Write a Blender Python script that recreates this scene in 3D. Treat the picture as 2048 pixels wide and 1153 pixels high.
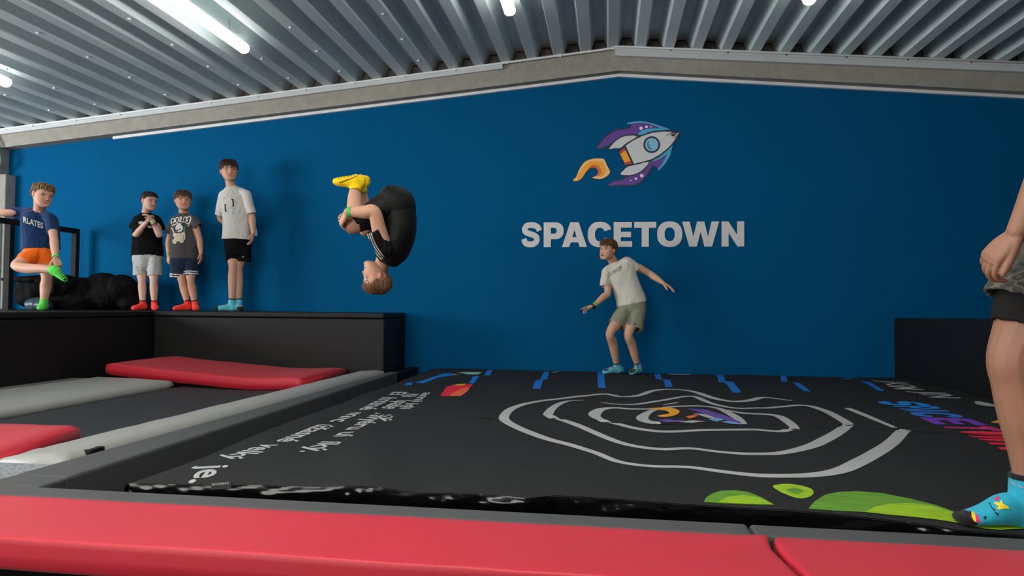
import bpy, bmesh, math, random
import numpy as np
from mathutils import Vector, Matrix, noise
from mathutils.bvhtree import BVHTree
from mathutils.geometry import tessellate_polygon

for o in list(bpy.data.objects):
    bpy.data.objects.remove(o)
SC = bpy.context.scene
COL = SC.collection
rnd = random.Random(7)

# ------------------------------------------------------------------ camera
F_PX, CAM_H = 1340.0, 0.65
R_CAM = (Matrix.Rotation(math.radians(8.175), 3, 'Z') @ Matrix.Rotation(math.radians(91.615), 3, 'X')
         @ Matrix.Rotation(math.radians(0.467), 3, 'Z'))
CAM = Vector((0, 0, CAM_H))
cam_d = bpy.data.cameras.new('camera')
cam_d.sensor_width = 36.0
cam_d.lens = 36.0 * F_PX / 2048.0
cam_d.clip_start = 0.05
cam_o = bpy.data.objects.new('camera', cam_d)
COL.objects.link(cam_o)
cam_o.matrix_world = Matrix.Translation(CAM) @ R_CAM.to_4x4()
SC.camera = cam_o

# ------------------------------------------------------------------ world, lights, exposure
SC.view_settings.view_transform = 'Standard'
SC.view_settings.look = 'None'
SC.view_settings.exposure = 0.0
SC.view_settings.gamma = 1.0
SC.view_settings.use_curve_mapping = False
w = bpy.data.worlds.new('world'); SC.world = w; w.use_nodes = True
bg = w.node_tree.nodes['Background']
bg.inputs[0].default_value = (0.92, 0.96, 1.0, 1); bg.inputs[1].default_value = 0.11

def area(name, loc, target, sx, sy, power, color=(1, 1, 1)):
    d = bpy.data.lights.new(name, 'AREA'); d.shape = 'RECTANGLE'; d.size = sx; d.size_y = sy
    d.energy = power; d.color = color
    o = bpy.data.objects.new(name, d); COL.objects.link(o)
    o.location = loc
    o.rotation_euler = (Vector(target) - Vector(loc)).to_track_quat('-Z', 'Y').to_euler()
    return o
area('window_light_left', (-9.6, 2.3, 1.4), (-3.2, 7.0, 1.2), 2.4, 2.2, 440, (0.96, 0.98, 1.0))
area('window_light_rear', (-3.6, -3.6, 1.5), (-1.6, 6.0, 1.3), 3.2, 2.0, 200, (1.0, 0.975, 0.94))
area('front_fill_light', (-1.4, 1.1, 2.95), (-1.4, 1.3, 0.0), 3.6, 1.2, 85, (1.0, 0.985, 0.96))  # added overhead fill to brighten the near pads; the roof has no opening here
TUBE_EMIT = 14.0

# ------------------------------------------------------------------ pixel helpers (2048 x 1153)
def ray(x, y):
    return R_CAM @ Vector(((x - 1024) / F_PX, -(y - 576.5) / F_PX, -1.0))
def atz(x, y, z=0.0):
    d = ray(x, y); return CAM + d * ((z - CAM.z) / d.z)
def aty(x, y, Y):
    d = ray(x, y); return CAM + d * (Y / d.y)
def atx(x, y, X):
    d = ray(x, y); return CAM + d * (X / d.x)
def mpp(Y, x=1024, y=600):
    return ((aty(x, y + 50, Y) - aty(x, y, Y)).length) / 50.0

# ------------------------------------------------------------------ materials
def lin(c):
    return tuple(((v / 255) / 12.92 if v / 255 < 0.04045 else ((v / 255 + 0.055) / 1.055) ** 2.4) for v in c)
MATS = {}
def mat(name, rgb=None, rough=0.6, metal=0.0, var=0.0, vscale=6.0, bump=0.0, bscale=120.0, emit=None, attr=False,
        sheen=0.0, coat=0.0, spec=0.5, sss=0.0, vdet=4.0, stretch=None):
    if name in MATS: return MATS[name]
    m = bpy.data.materials.new(name); m.use_nodes = True
    nt = m.node_tree; b = nt.nodes['Principled BSDF']
    b.inputs['Roughness'].default_value = rough
    b.inputs['Metallic'].default_value = metal
    b.inputs['Specular IOR Level'].default_value = spec
    b.inputs['Sheen Weight'].default_value = sheen
    b.inputs['Coat Weight'].default_value = coat
    if sss:
        b.inputs['Subsurface Weight'].default_value = sss
        b.inputs['Subsurface Radius'].default_value = (0.012, 0.005, 0.003)
        b.inputs['Subsurface Scale'].default_value = 1.0
    tc = nt.nodes.new('ShaderNodeTexCoord')
    co = tc.outputs['Object']
    if stretch:
        mp = nt.nodes.new('ShaderNodeMapping'); mp.inputs['Scale'].default_value = stretch
        nt.links.new(co, mp.inputs[0]); co = mp.outputs[0]
    src = None
    if attr:
        a = nt.nodes.new('ShaderNodeAttribute'); a.attribute_name = 'Col'; src = a.outputs['Color']
    else:
        b.inputs['Base Color'].default_value = (*rgb, 1)
    if var > 0:
        n = nt.nodes.new('ShaderNodeTexNoise'); n.inputs['Scale'].default_value = vscale
        n.inputs['Detail'].default_value = vdet; n.inputs['Roughness'].default_value = 0.6
        nt.links.new(co, n.inputs['Vector'])
        mr = nt.nodes.new('ShaderNodeMapRange')
        mr.inputs['From Min'].default_value = 0.25; mr.inputs['From Max'].default_value = 0.75
        mr.inputs['To Min'].default_value = 1 - var; mr.inputs['To Max'].default_value = 1 + var
        nt.links.new(n.outputs[0], mr.inputs[0])
        mx = nt.nodes.new('ShaderNodeMix'); mx.data_type = 'RGBA'; mx.blend_type = 'MULTIPLY'
        mx.inputs[0].default_value = 1.0
        if src: nt.links.new(src, mx.inputs[6])
        else: mx.inputs[6].default_value = (*rgb, 1)
        nt.links.new(mr.outputs[0], mx.inputs[7])
        src = mx.outputs[2]
    if src: nt.links.new(src, b.inputs['Base Color'])
    if bump > 0:
        n2 = nt.nodes.new('ShaderNodeTexNoise'); n2.inputs['Scale'].default_value = bscale
        n2.inputs['Detail'].default_value = 3.0
        nt.links.new(co, n2.inputs['Vector'])
        bp = nt.nodes.new('ShaderNodeBump'); bp.inputs['Strength'].default_value = bump
        bp.inputs['Distance'].default_value = 0.004
        nt.links.new(n2.outputs[0], bp.inputs['Height'])
        nt.links.new(bp.outputs[0], b.inputs['Normal'])
    if emit:
        b.inputs['Emission Color'].default_value = (*rgb, 1)
        b.inputs['Emission Strength'].default_value = emit
    MATS[name] = m
    return m

M_WALL = mat('blue_wall_paint', (0.0, 0.080, 0.200), 0.85, var=0.04, vscale=1.3, bump=0.15, bscale=60, spec=0.06)
M_CEIL = mat('galvanised_deck', (0.56, 0.65, 0.65), 0.5, var=0.10, vscale=3, stretch=(1, .25, 1))
M_BEAM = mat('raw_concrete', (0.29, 0.275, 0.235), 0.9, var=0.16, vscale=9, bump=0.5, bscale=40)
M_TRAY = mat('grey_tray', (0.50, 0.53, 0.53), 0.5, var=0.05)
M_TRUNK = mat('white_trunking', (0.70, 0.72, 0.72), 0.45, var=0.04)
M_INFILL = mat('infill_board', (0.22, 0.20, 0.18), 0.9, var=0.15, vscale=8)
M_FOAM = mat('brown_foam', (0.10, 0.05, 0.03), 0.95, var=0.3, vscale=30)
M_CONC = mat('pillar_concrete', (0.27, 0.26, 0.235), 0.9, var=0.12, vscale=7, bump=0.3, bscale=50)
M_PILPAINT = mat('pillar_panel_white', (0.36, 0.40, 0.42), 0.5, var=0.08, vscale=9)
M_FLOOR = mat('hall_floor', (0.05, 0.05, 0.05), 0.8, var=0.2)
M_BPAD = mat('black_vinyl_pad', (0.009, 0.009, 0.009), 0.5, var=0.12, vscale=5, bump=0.25, bscale=220, spec=0.25)
M_DGREY = mat('dark_grey_vinyl', (0.085, 0.086, 0.084), 0.55, var=0.07, vscale=5, bump=0.2, bscale=260, spec=0.3)
M_LGREY = mat('light_grey_vinyl', (0.37, 0.37, 0.335), 0.45, var=0.05, vscale=5, bump=0.15, bscale=200)
M_RED = mat('red_vinyl', (0.56, 0.009, 0.026), 0.5, var=0.05, vscale=4, bump=0.10, bscale=300, spec=0.6, sheen=0.06)
M_BED = mat('trampoline_mesh', (0.030, 0.033, 0.036), 0.6, var=0.25, vscale=60, bump=0.6, bscale=420)
M_CARPET = mat('speckled_carpet', (0.24, 0.26, 0.27), 0.95, var=0.75, vscale=90, bump=0.6, bscale=200)
M_BAG = mat('airbag_fabric', (0.0195, 0.0192, 0.0185), 0.72, var=0.10, vscale=4, bump=0.25, bscale=350, spec=0.22)
M_SHINY = mat('glossy_black_vinyl', (0.003, 0.003, 0.003), 0.13, spec=0.32)
M_PIT = mat('pit_black', (0.006, 0.006, 0.006), 0.7)
M_BLKMETAL = mat('black_powder_coat', (0.007, 0.007, 0.008), 0.7, spec=0.2)
M_TARP = mat('black_tarp', (0.0035, 0.0035, 0.004), 0.8, bump=0.8, bscale=25, spec=0.12)
M_TARP2 = mat('slate_tarp', (0.03, 0.06, 0.085), 0.4, bump=0.8, bscale=14)
M_TUBE = mat('tube_glow', (1.0, 0.985, 0.95), 0.5, emit=TUBE_EMIT)
M_TUBECAP = mat('tube_cap', (0.6, 0.6, 0.6), 0.5)
M_WIRE = mat('steel_wire', (0.25, 0.25, 0.25), 0.4, metal=0.8)
M_SKIN = mat('skin', None, 0.52, attr=True, var=0.05, vscale=25, sss=0.0, spec=0.35)
M_CLOTH = mat('cotton_cloth', None, 0.88, attr=True, var=0.05, vscale=30, bump=0.25, bscale=500, sheen=0.1, spec=0.25)
M_HAIR = mat('hair', None, 0.5, attr=True, var=0.30, vscale=60, spec=0.4)
M_BLACKCLOTH = mat('black_cloth', (0.0035, 0.0035, 0.004), 0.85, bump=0.25, bscale=500, spec=0.12)
def flat(name, rgb255, rough=0.6, k=1.0):
    return mat(name, tuple(k * v for v in lin(rgb255)), rough, var=0.03, vscale=20)

# ------------------------------------------------------------------ object helpers
def mesh_from(name, V, Fc):
    me = bpy.data.meshes.new(name)
    me.from_pydata([tuple(v) for v in V], [], Fc)
    me.update()
    return me
def empty(name, loc, label=None, cat=None, group=None):
    o = bpy.data.objects.new(name, None); COL.objects.link(o)
    o.location = loc; o.empty_display_size = 0.05
    tag(o, label, cat, group)
    return o
def tag(o, label=None, cat=None, group=None, kind=None):
    if label: o['label'] = label
    if cat: o['category'] = cat
    if group: o['group'] = group
    if kind: o['kind'] = kind
    return o
def wloc(o):
    p = Vector((0, 0, 0))
    while o is not None:
        p = p + o.location; o = o.parent
    return p
def obj(name, V, Fc, m, parent=None, smooth=False, loc=None, colors=None, mids=None):
    """one mesh object from world-space vertices; origin at loc (or the parent's origin)"""
    base = Vector((0, 0, 0))
    if parent is not None: base = wloc(parent)
    off = Vector((0, 0, 0))
    if loc is not None: off = Vector(loc) - base
    org = base + off
    me = mesh_from(name, [Vector(v) - org for v in V], Fc)
    for mm in (m if isinstance(m, (list, tuple)) else [m]): me.materials.append(mm)
    if mids is not None:
        me.polygons.foreach_set('material_index', mids)
    if smooth:
        me.polygons.foreach_set('use_smooth', [True] * len(me.polygons))
    if colors is not None:
        ca = me.color_attributes.new('Col', 'FLOAT_COLOR', 'POINT')
        arr = np.ones((len(V), 4), np.float32); arr[:, :3] = colors
        ca.data.foreach_set('color', arr.ravel())
    o = bpy.data.objects.new(name, me); COL.objects.link(o)
    o.location = off
    if parent is not None: o.parent = parent
    return o
class G:
    """collects geometry"""
    def __init__(s): s.V = []; s.F = []
    def add(s, V, Fc):
        n = len(s.V); s.V += [Vector(v) for v in V]; s.F += [tuple(i + n for i in f) for f in Fc]; return s
    def box(s, x0, x1, y0, y1, z0, z1):
        V = [(x0, y0, z0), (x1, y0, z0), (x1, y1, z0), (x0, y1, z0), (x0, y0, z1), (x1, y0, z1), (x1, y1, z1), (x0, y1, z1)]
        return s.add(V, [(3, 2, 1, 0), (4, 5, 6, 7), (0, 1, 5, 4), (1, 2, 6, 5), (2, 3, 7, 6), (3, 0, 4, 7)])
    def hexa(s, P):   # bottom 4 ccw, top 4 ccw
        return s.add(P, [(3, 2, 1, 0), (4, 5, 6, 7), (0, 1, 5, 4), (1, 2, 6, 5), (2, 3, 7, 6), (3, 0, 4, 7)])
    def tube(s, P, r, n=8, cap=True):
        P = [Vector(p) for p in P]; base = len(s.V)
        up = Vector((0, 0, 1)); u = None
        for i, p in enumerate(P):
            t = (P[min(i + 1, len(P) - 1)] - P[max(i - 1, 0)]).normalized()
            if u is None:
                u = t.orthogonal().normalized()
            else:
                u = (u - t * u.dot(t)).normalized()
            v = t.cross(u)
            rr = r[i] if isinstance(r, (list, tuple)) else r
            for k in range(n):
                a = 2 * math.pi * k / n
                s.V.append(p + (u * math.cos(a) + v * math.sin(a)) * rr)
        for i in range(len(P) - 1):
            for k in range(n):
                a = base + i * n + k; b = base + i * n + (k + 1) % n
                s.F.append((a, b, b + n, a + n))
        if cap:
            s.F.append(tuple(base + k for k in reversed(range(n))))
            s.F.append(tuple(base + (len(P) - 1) * n + k for k in range(n)))
        return s
    def obj(s, name, m, parent=None, smooth=False, loc=None, bevel=0.0, seg=2):
        o = obj(name, s.V, s.F, m, parent, smooth, loc)
        if bevel:
            bm = bmesh.new(); bm.from_mesh(o.data)
            bmesh.ops.recalc_face_normals(bm, faces=bm.faces)
            bmesh.ops.bevel(bm, geom=[e for e in bm.edges if len(e.link_faces) == 2 and e.calc_face_angle(0) > 0.5],
                            offset=bevel, segments=seg, profile=0.5, affect='EDGES')
            bm.to_mesh(o.data); bm.free()
            o.data.polygons.foreach_set('use_smooth', [False] * len(o.data.polygons))
        return o
def structure(o, label=None):
    o['kind'] = 'structure'
    if label: o['label'] = label
    return o
def fbm(p, oct=3):
    v = 0; a = 1; q = Vector(p)
    for _ in range(oct):
        v += a * noise.noise(q); q = q * 2.07 + Vector((3.1, 1.7, 9.2)); a *= 0.5
    return v

def crom(P, k=6, closed=False):
    """Catmull-Rom through 2-D or 3-D tuples"""
    P = [tuple(p) for p in P]; n = len(P); out = []
    rng_ = range(n if closed else n - 1)
    for i in rng_:
        g = lambda j: P[j % n] if closed else P[max(0, min(n - 1, j))]
        p0, p1, p2, p3 = g(i - 1), g(i), g(i + 1), g(i + 2)
        for j in range(k):
            t = j / k
            out.append(tuple(0.5 * ((2 * b) + (-a + c) * t + (2 * a - 5 * b + 4 * c - d) * t * t + (-a + 3 * b - 3 * c + d) * t ** 3)
                             for a, b, c, d in zip(p0, p1, p2, p3)))
    if not closed: out.append(P[-1])
    return out
def tess(poly, holes=()):
    """triangles of a flat polygon (list of 2-D points) with holes -> verts, faces"""
    loops = [poly] + list(holes)
    V = [p for l in loops for p in l]
    T = tessellate_polygon([[Vector((p[0], p[1], 0)) for p in l] for l in loops])
    return V, [tuple(t) for t in T]
def ribbon2(P, w, taper=False):
    """2-D ribbon polygon strips: centreline P, width w (number or list)"""
    V = []; n = len(P)
    for i in range(n):
        a = Vector(P[max(0, i - 1)]); b = Vector(P[min(n - 1, i + 1)])
        t = (b - a); t = t.normalized() if t.length > 1e-9 else Vector((1, 0))
        nrm = Vector((-t.y, t.x)); ww = (w[i] if isinstance(w, (list, tuple)) else w) / 2
        p = Vector(P[i]); V += [p + nrm * ww, p - nrm * ww]
    return [(v.x, v.y) for v in V], [(2 * i, 2 * i + 1, 2 * i + 3, 2 * i + 2) for i in range(n - 1)]
def subdiv2(V, Fc, maxlen):
    """split a flat 2-D mesh until its edges are shorter than maxlen"""
    bm = bmesh.new()
    vs = [bm.verts.new((v[0], v[1], 0)) for v in V]
    for f in Fc:
        try: bm.faces.new([vs[i] for i in f])
        except ValueError: pass
    bmesh.ops.triangulate(bm, faces=bm.faces)
    for _ in range(7):
        E = [e for e in bm.edges if e.calc_length() > maxlen]
        if not E: break
        bmesh.ops.subdivide_edges(bm, edges=E, cuts=1)
        bmesh.ops.triangulate(bm, faces=[f for f in bm.faces if len(f.verts) > 3])
    bm.verts.index_update()
    out = [(v.co.x, v.co.y) for v in bm.verts], [tuple(v.index for v in f.verts) for f in bm.faces]
    bm.free(); return out
def slab(V2, F2, fn, th):
    """flat 2-D mesh mapped by fn(u,v,h) to 3-D as a thin plate: top at h=th, rim down to h=0"""
    n = len(V2)
    V = [fn(u, v, th) for u, v in V2] + [fn(u, v, 0.0) for u, v in V2]
    cnt = {}
    for f in F2:
        for a, b in zip(f, f[1:] + f[:1]):
            cnt[(a, b)] = cnt.get((a, b), 0) + 1
    Fo = list(F2)
    for (a, b) in cnt:
        if (b, a) not in cnt: Fo.append((a, a + n, b + n, b))
    return V, Fo

# ------------------------------------------------------------------ glyphs of a heavy grotesque, cap height 1, origin at baseline left
def arcp(cx, cy, rx, ry, a0, a1, n=14, p=2.3):
    out = []
    for i in range(n + 1):
        a = math.radians(a0 + (a1 - a0) * i / n); c, s = math.cos(a), math.sin(a)
        out.append((cx + rx * math.copysign(abs(c) ** (2 / p), c), cy + ry * math.copysign(abs(s) ** (2 / p), s)))
    return out
def merge(*parts):
    V = []; Fc = []
    for v, f in parts:
        n = len(V); V += list(v); Fc += [tuple(i + n for i in q) for q in f]
    return V, Fc
def rect(x0, y0, x1, y1): return [(x0, y0), (x1, y0), (x1, y1), (x0, y1)], [(0, 1, 2, 3)]
def quadp(*p): return list(p), [tuple(range(len(p)))]
def glyph(ch):
    T = 0.235; S = 0.29
    if ch == 'S':
        c = crom([(0.80, 0.665), (0.735, 0.80), (0.60, 0.875), (0.43, 0.895), (0.25, 0.86), (0.165, 0.735), (0.215, 0.61), (0.40, 0.535),
                  (0.58, 0.475), (0.685, 0.375), (0.665, 0.215), (0.52, 0.125), (0.36, 0.115), (0.20, 0.165), (0.125, 0.335)], 5)
        return (*ribbon2(c, T), 0.845)
    if ch == 'P':
        out = [(0.0, 1.0), (0.46, 1.0)] + arcp(0.46, 0.66, 0.355, 0.34, 90, -90, 18) + [(S, 0.32), (S, 0.0), (0, 0)]
        hole = [(S, 0.78), (0.43, 0.78)] + arcp(0.43, 0.66, 0.10, 0.12, 90, -90, 8) + [(S, 0.54)]
        return (*tess(out, [hole]), 0.815)
    if ch == 'A':
        out = [(0, 0), (0.30, 0), (0.365, 0.19), (0.665, 0.19), (0.73, 0), (1.03, 0), (0.69, 1.0), (0.34, 1.0)]
        return (*tess(out, [[(0.43, 0.40), (0.60, 0.40), (0.515, 0.70)]]), 1.025)
    if ch == 'C':
        a = arcp(0.50, 0.5, 0.50, 0.515, 22, 338, 36); b = arcp(0.50, 0.5, 0.205, 0.275, 25, 335, 36)
        n = len(a)
        return (a + b, [(i, i + 1, n + i + 1, n + i) for i in range(n - 1)], 0.97)
    if ch == 'O':
        a = arcp(0.515, 0.5, 0.515, 0.515, 0, 360, 40)[:-1]; b = arcp(0.515, 0.5, 0.21, 0.275, 0, 360, 40)[:-1]
        n = len(a)
        return (a + b, [(i, (i + 1) % n, n + (i + 1) % n, n + i) for i in range(n)], 1.03)
    if ch == 'E':
        return (*tess([(0, 0), (0.745, 0), (0.745, 0.225), (0.29, 0.225), (0.29, 0.39), (0.70, 0.39), (0.70, 0.605), (0.29, 0.605), (0.29, 0.775), (0.735, 0.775), (0.735, 1), (0, 1)]), 0.75)
    if ch == 'T':
        return (*tess([(0.305, 0), (0.595, 0), (0.595, 0.765), (0.90, 0.765), (0.90, 1), (0, 1), (0, 0.765), (0.305, 0.765)]), 0.90)
    if ch == 'W':
        return (*tess([(0, 1), (0.29, 0), (0.60, 0), (0.755, 0.60), (0.91, 0), (1.22, 0), (1.51, 1), (1.20, 1), (1.055, 0.39), (0.90, 1), (0.61, 1), (0.455, 0.39), (0.31, 1)]), 1.51)
    if ch == 'N':
        return (*tess([(0, 0), (0.285, 0), (0.285, 0.545), (0.645, 0), (0.92, 0), (0.92, 1), (0.635, 1), (0.635, 0.455), (0.275, 1), (0, 1)]), 0.92)
_fonts = {}
def text2(body, bold=0.02, shear=0.0):
    """2-D triangles of a line of text from Blender's own font, size 1"""
    k = (body, bold)
    if k in _fonts: return _fonts[k]
    cu = bpy.data.curves.new('t', 'FONT'); cu.body = body; cu.size = 1.0; cu.offset = bold; cu.resolution_u = 3
    cu.fill_mode = 'FRONT' if hasattr(cu, 'fill_mode') else 'FRONT'
    o = bpy.data.objects.new('t', cu); COL.objects.link(o)
    dg = bpy.context.evaluated_depsgraph_get(); dg.update()
    me = o.evaluated_get(dg).to_mesh()
    V = [(v.co.x, v.co.y) for v in me.vertices]; Fc = [tuple(p.vertices) for p in me.polygons]
    bpy.data.objects.remove(o); bpy.data.curves.remove(cu)
    _fonts[k] = (V, Fc); return V, Fc

# ================================================================== SETTING
WY = 7.12                      # painted gable wall
AX = 0.11                      # ridge line
def beam_bot(x): return 3.12 - (0.0852 * (AX - x) if x < AX else 0.096 * (x - AX))
def beam_top(x): return 3.352 - 0.088 * abs(x - AX)
def deck_bot(x): return 3.356 - 0.088 * abs(x - AX)

g = G(); x0, x1 = -7.22, 7.5
ws = [x0, AX, x1]
V = []
for x in ws: V += [(x, WY, -1.2), (x, WY, beam_top(x) + 0.3), (x, WY + 0.25, -1.2), (x, WY + 0.25, beam_top(x) + 0.3)]
Fc = []
for i in range(2):
    a = 4 * i; b = a + 4
    Fc += [(a, b, b + 1, a + 1), (a + 2, a + 3, b + 3, b + 2), (a + 1, b + 1, b + 3, a + 3), (a, a + 2, b + 2, b)]
Fc += [(0, 1, 3, 2), (8, 10, 11, 9)]
wall = structure(obj('wall_back', V, Fc, M_WALL), 'blue painted gable wall at the back of the hall')
# hall floor far below the frames
g = G(); g.box(-10, 8, -5, WY + 0.25, -1.3, -1.2); structure(g.obj('floor', M_FLOOR), 'dark hall floor below the pads')

# concrete beam along the gable, its conduits and trunking
def sloped(xa, xb, zfa, zfb, y0, y1):
    gg = G()
    gg.hexa([(xa, y0, zfa(xa)), (xb, y0, zfa(xb)), (xb, y1, zfa(xb)), (xa, y1, zfa(xa)),
             (xa, y0, zfb(xa)), (xb, y0, zfb(xb)), (xb, y1, zfb(xb)), (xa, y1, zfb(xa))])
    return gg
gg = sloped(-7.45, AX, beam_bot, beam_top, 6.99, WY)
h2 = sloped(AX, 7.5, beam_bot, beam_top, 6.99, WY); gg.add(h2.V, h2.F)
beam = structure(gg.obj('trim_1', M_BEAM), 'grey concrete beam along the gable above the blue wall')
def strip(xa, xb, lo, hi, y0, y1):
    return sloped(xa, xb, lambda x: beam_top(x) - hi, lambda x: beam_top(x) - lo, y0, y1)
s1 = strip(-7.4, -1.12, 0.012, 0.062, 6.955, 6.99)
tray = structure(s1.obj('trim_2', M_TRAY), 'flat grey cable tray on the left half of the beam')
s2 = strip(0.06, 7.5, 0.0, 0.085, 6.94, 6.99)
g2 = strip(0.06, 7.5, 0.028, 0.034, 6.934, 6.94); s2.add(g2.V, g2.F)
structure(s2.obj('trim_3', M_TRAY), 'grey cable tray on the right half of the beam')
cz = lambda x: beam_top(x) - 0.004
P = [(x, 6.955, cz(x)) for x in np.linspace(-7.4, -0.1, 12)] + [(0.0, 6.955, cz(0) + .004), (0.06, 6.95, cz(0.06)), (0.2, 6.945, cz(0.2) - 0.004)] 
gc = G().tube(P, 0.013, 8)
structure(gc.obj('trim_4', M_TRUNK, smooth=True), 'thin white conduit along the top edge of the beam')
gc = G().tube([(-0.02, 6.93, cz(0) + 0.055), (0.0, 6.93, cz(0) + 0.03), (0.05, 6.93, cz(0) + 0.012), (0.14, 6.93, cz(0.14)), (7.4, 6.93, cz(7.4))], 0.012, 8)
structure(gc.obj('trim_5', M_TRUNK, smooth=True), 'white conduit bent down at the ridge')
wt = sloped(-5.78, AX, lambda x: beam_bot(x) - 0.030, lambda x: beam_bot(x) + 0.0, 7.085, WY)
h2 = sloped(AX, 7.5, lambda x: beam_bot(x) - 0.030, lambda x: beam_bot(x) + 0.0, 7.085, WY); wt.add(h2.V, h2.F)
h3 = sloped(-5.78, AX, lambda x: beam_bot(x) - 0.018, lambda x: beam_bot(x) - 0.014, 7.08, 7.085); wt.add(h3.V, h3.F)
structure(wt.obj('trim_6', M_TRUNK), 'white cable trunking under the beam')

# trapezoidal roof deck: pans (one sheet per roof side), each rib a part
PITCH = 0.2825; RIB0 = 0.039
ceil_root = None
CY0, CY1 = -5.0, WY + 0.2
def zdeck(x): return deck_bot(x)
pansV = []; pansF = []
k0 = int((-9.5 - RIB0) / PITCH); k1 = int((7.6 - RIB0) / PITCH)
for k in range(k0, k1):
    c = RIB0 + k * PITCH + PITCH / 2
    xa, xb = c - 0.045, c + 0.045
    n = len(pansV)
    for yy in (CY0, CY1):
        pansV += [(xa, yy, zdeck(xa) + 0.135), (c - .008, yy, zdeck(c) + 0.135), (c, yy, zdeck(c) + 0.135), (c + .008, yy, zdeck(c) + 0.135), (xb, yy, zdeck(xb) + 0.135)]
    for j in range(4): pansF.append((n + j, n + j + 1, n + j + 6, n + j + 5))
# closing slab above
n = len(pansV)
for (x, z) in ((-9.6, zdeck(-9.6) + .17), (AX, zdeck(AX) + .17), (7.7, zdeck(7.7) + .17)):
    pansV += [(x, CY0, z), (x, CY1, z)]
pansF += [(n, n + 1, n + 3, n + 2), (n + 2, n + 3, n + 5, n + 4)]
ceil = structure(obj('ceiling', pansV, pansF, M_CEIL), 'trapezoidal galvanised steel roof deck')
for k in range(k0, k1 + 1):
    c = RIB0 + k * PITCH
    V = []
    xs = [(-0.09625, 0.135), (-0.094, 0.130), (-0.053, 0.012), (-0.048, 0.0), (0.048, 0.0), (0.053, 0.012), (0.094, 0.130), (0.09625, 0.135)]
    for yy in (CY0, CY1):
        for dx, dz in xs: V.append((c + dx, yy, zdeck(c + dx) + dz))
    Fc = [(j, j + 1, j + 9, j + 8) for j in range(7)]
    obj('rib', V, Fc, M_CEIL, ceil)
# board infill with brown foam gaskets above the beam, one per pan
for k in range(int((-8.2 - RIB0) / PITCH), int((5 - RIB0) / PITCH)):
    c = RIB0 + k * PITCH + PITCH / 2
    z = zdeck(c); y = 7.06
    V = [(c - 0.086, y, z - 0.01), (c + 0.086, y, z - 0.01), (c + 0.041, y, z + 0.118), (c - 0.041, y, z + 0.118),
         (c - 0.100, y - 0.01, z - 0.01), (c + 0.100, y - 0.01, z - 0.01), (c + 0.047, y - 0.01, z + 0.134), (c - 0.047, y - 0.01, z + 0.134)]
    V2 = V + [(v[0], y + 0.05, v[2]) for v in V]
    obj('infill_board', V2, [(0, 1, 2, 3), (11, 10, 9, 8), (0, 8, 9, 1), (3, 2, 10, 11)], M_INFILL, beam)
    obj('foam_gasket', V2, [(4, 0, 3, 7), (7, 3, 2, 6), (6, 2, 1, 5), (4, 12, 8, 0), (12, 4, 7, 15), (15, 7, 6, 14), (14, 6, 5, 13)], M_FOAM, beam)
# small white fixing clips under some ribs, too small to tell apart
gcl = G()
for k in (-7, -10, -12, -14, -17, -20, -22):
    c = RIB0 + k * PITCH
    for yy in np.arange(2.2, 7.0, 0.55):
        z = zdeck(c); gcl.box(c - 0.009, c + 0.009, yy - 0.009, yy + 0.009, z - 0.012, z + 0.002)
o = gcl.obj('fixing_clips', M_TRUNK, ceil); o['kind'] = 'stuff'
# little hanger hooks from the conduit
for k in range(-26, 17, 2):
    c = RIB0 + k * PITCH + 0.02
    if c < -7.2 or c > 5: continue
    G().box(c - 0.008, c + 0.008, 6.94, 6.956, cz(c) - 0.02, zdeck(c) + 0.0).obj('conduit_clip', M_TRUNK, tray)

# light battens
def batten(x, ye, L, z, label):
    r = empty('tube_light', (x, ye - L / 2, z), label, 'light', 'LED tube lights under the roof deck')
    P = [(x, ye - L, z), (x, ye, z)]
    # glowing diffuser: rounded profile
    prof = [(-0.042, 0.03), (-0.05, 0.0), (-0.04, -0.026), (-0.018, -0.04), (0.018, -0.04), (0.04, -0.026), (0.05, 0.0), (0.042, 0.03)]
    V = []
    for yy in (ye - L + 0.03, ye - 0.03):
        for dx, dz in prof: V.append((x + dx, yy, z + dz))
    n = 8
    obj('diffuser', V, [(j, (j + 1) % n, n + (j + 1) % n, n + j) for j in range(n)] + [tuple(reversed(range(n))), tuple(range(n, 2 * n))], M_TUBE, r)
    g = G(); g.box(x - 0.035, x + 0.035, ye - L + 0.02, ye - 0.02, z + 0.03, z + 0.05); g.obj('housing', M_TUBECAP, r)
    for ya, yb in ((ye - L, ye - L + 0.03), (ye - 0.03, ye)):
        V = []
        for yy in (ya, yb):
            for dx, dz in prof: V.append((x + dx * 1.02, yy, z + dz * 1.02))
        obj('end_cap', V, [(j, (j + 1) % n, n + (j + 1) % n, n + j) for j in range(n)] + [tuple(reversed(range(n))), tuple(range(n, 2 * n))], M_TUBECAP if False else M_TUBE, r)
    for yy in (ye - L + 0.25, ye - 0.25):
        G().tube([(x, yy, z + 0.05), (x, yy, deck_bot(x) + 0.06)], 0.003, 5).obj('hanger_wire', M_WIRE, r)
    return r
ROWS = [(-5.68, 'tube light at the left edge of the ceiling'), (-3.26, 'long glowing tube light at upper left under the deck ribs'),
        (-0.84, 'tube light whose end shows at the top centre'), (1.58, 'tube light just above the top edge right of centre')]
for i, (x, lab) in enumerate(ROWS):
    batten(x, 5.58, 1.5, deck_bot(x) - 0.10, lab)
    wh = ('over the left platform', 'over the trampoline', 'over the left half of the airbag', 'over the right half of the airbag')[i]
    batten(x, 2.3, 1.5, deck_bot(x) - 0.10, 'tube light of the middle row, ' + wh)
    batten(x, -0.9, 1.5, deck_bot(x) - 0.10, 'tube light of the front row, ' + wh)

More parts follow.
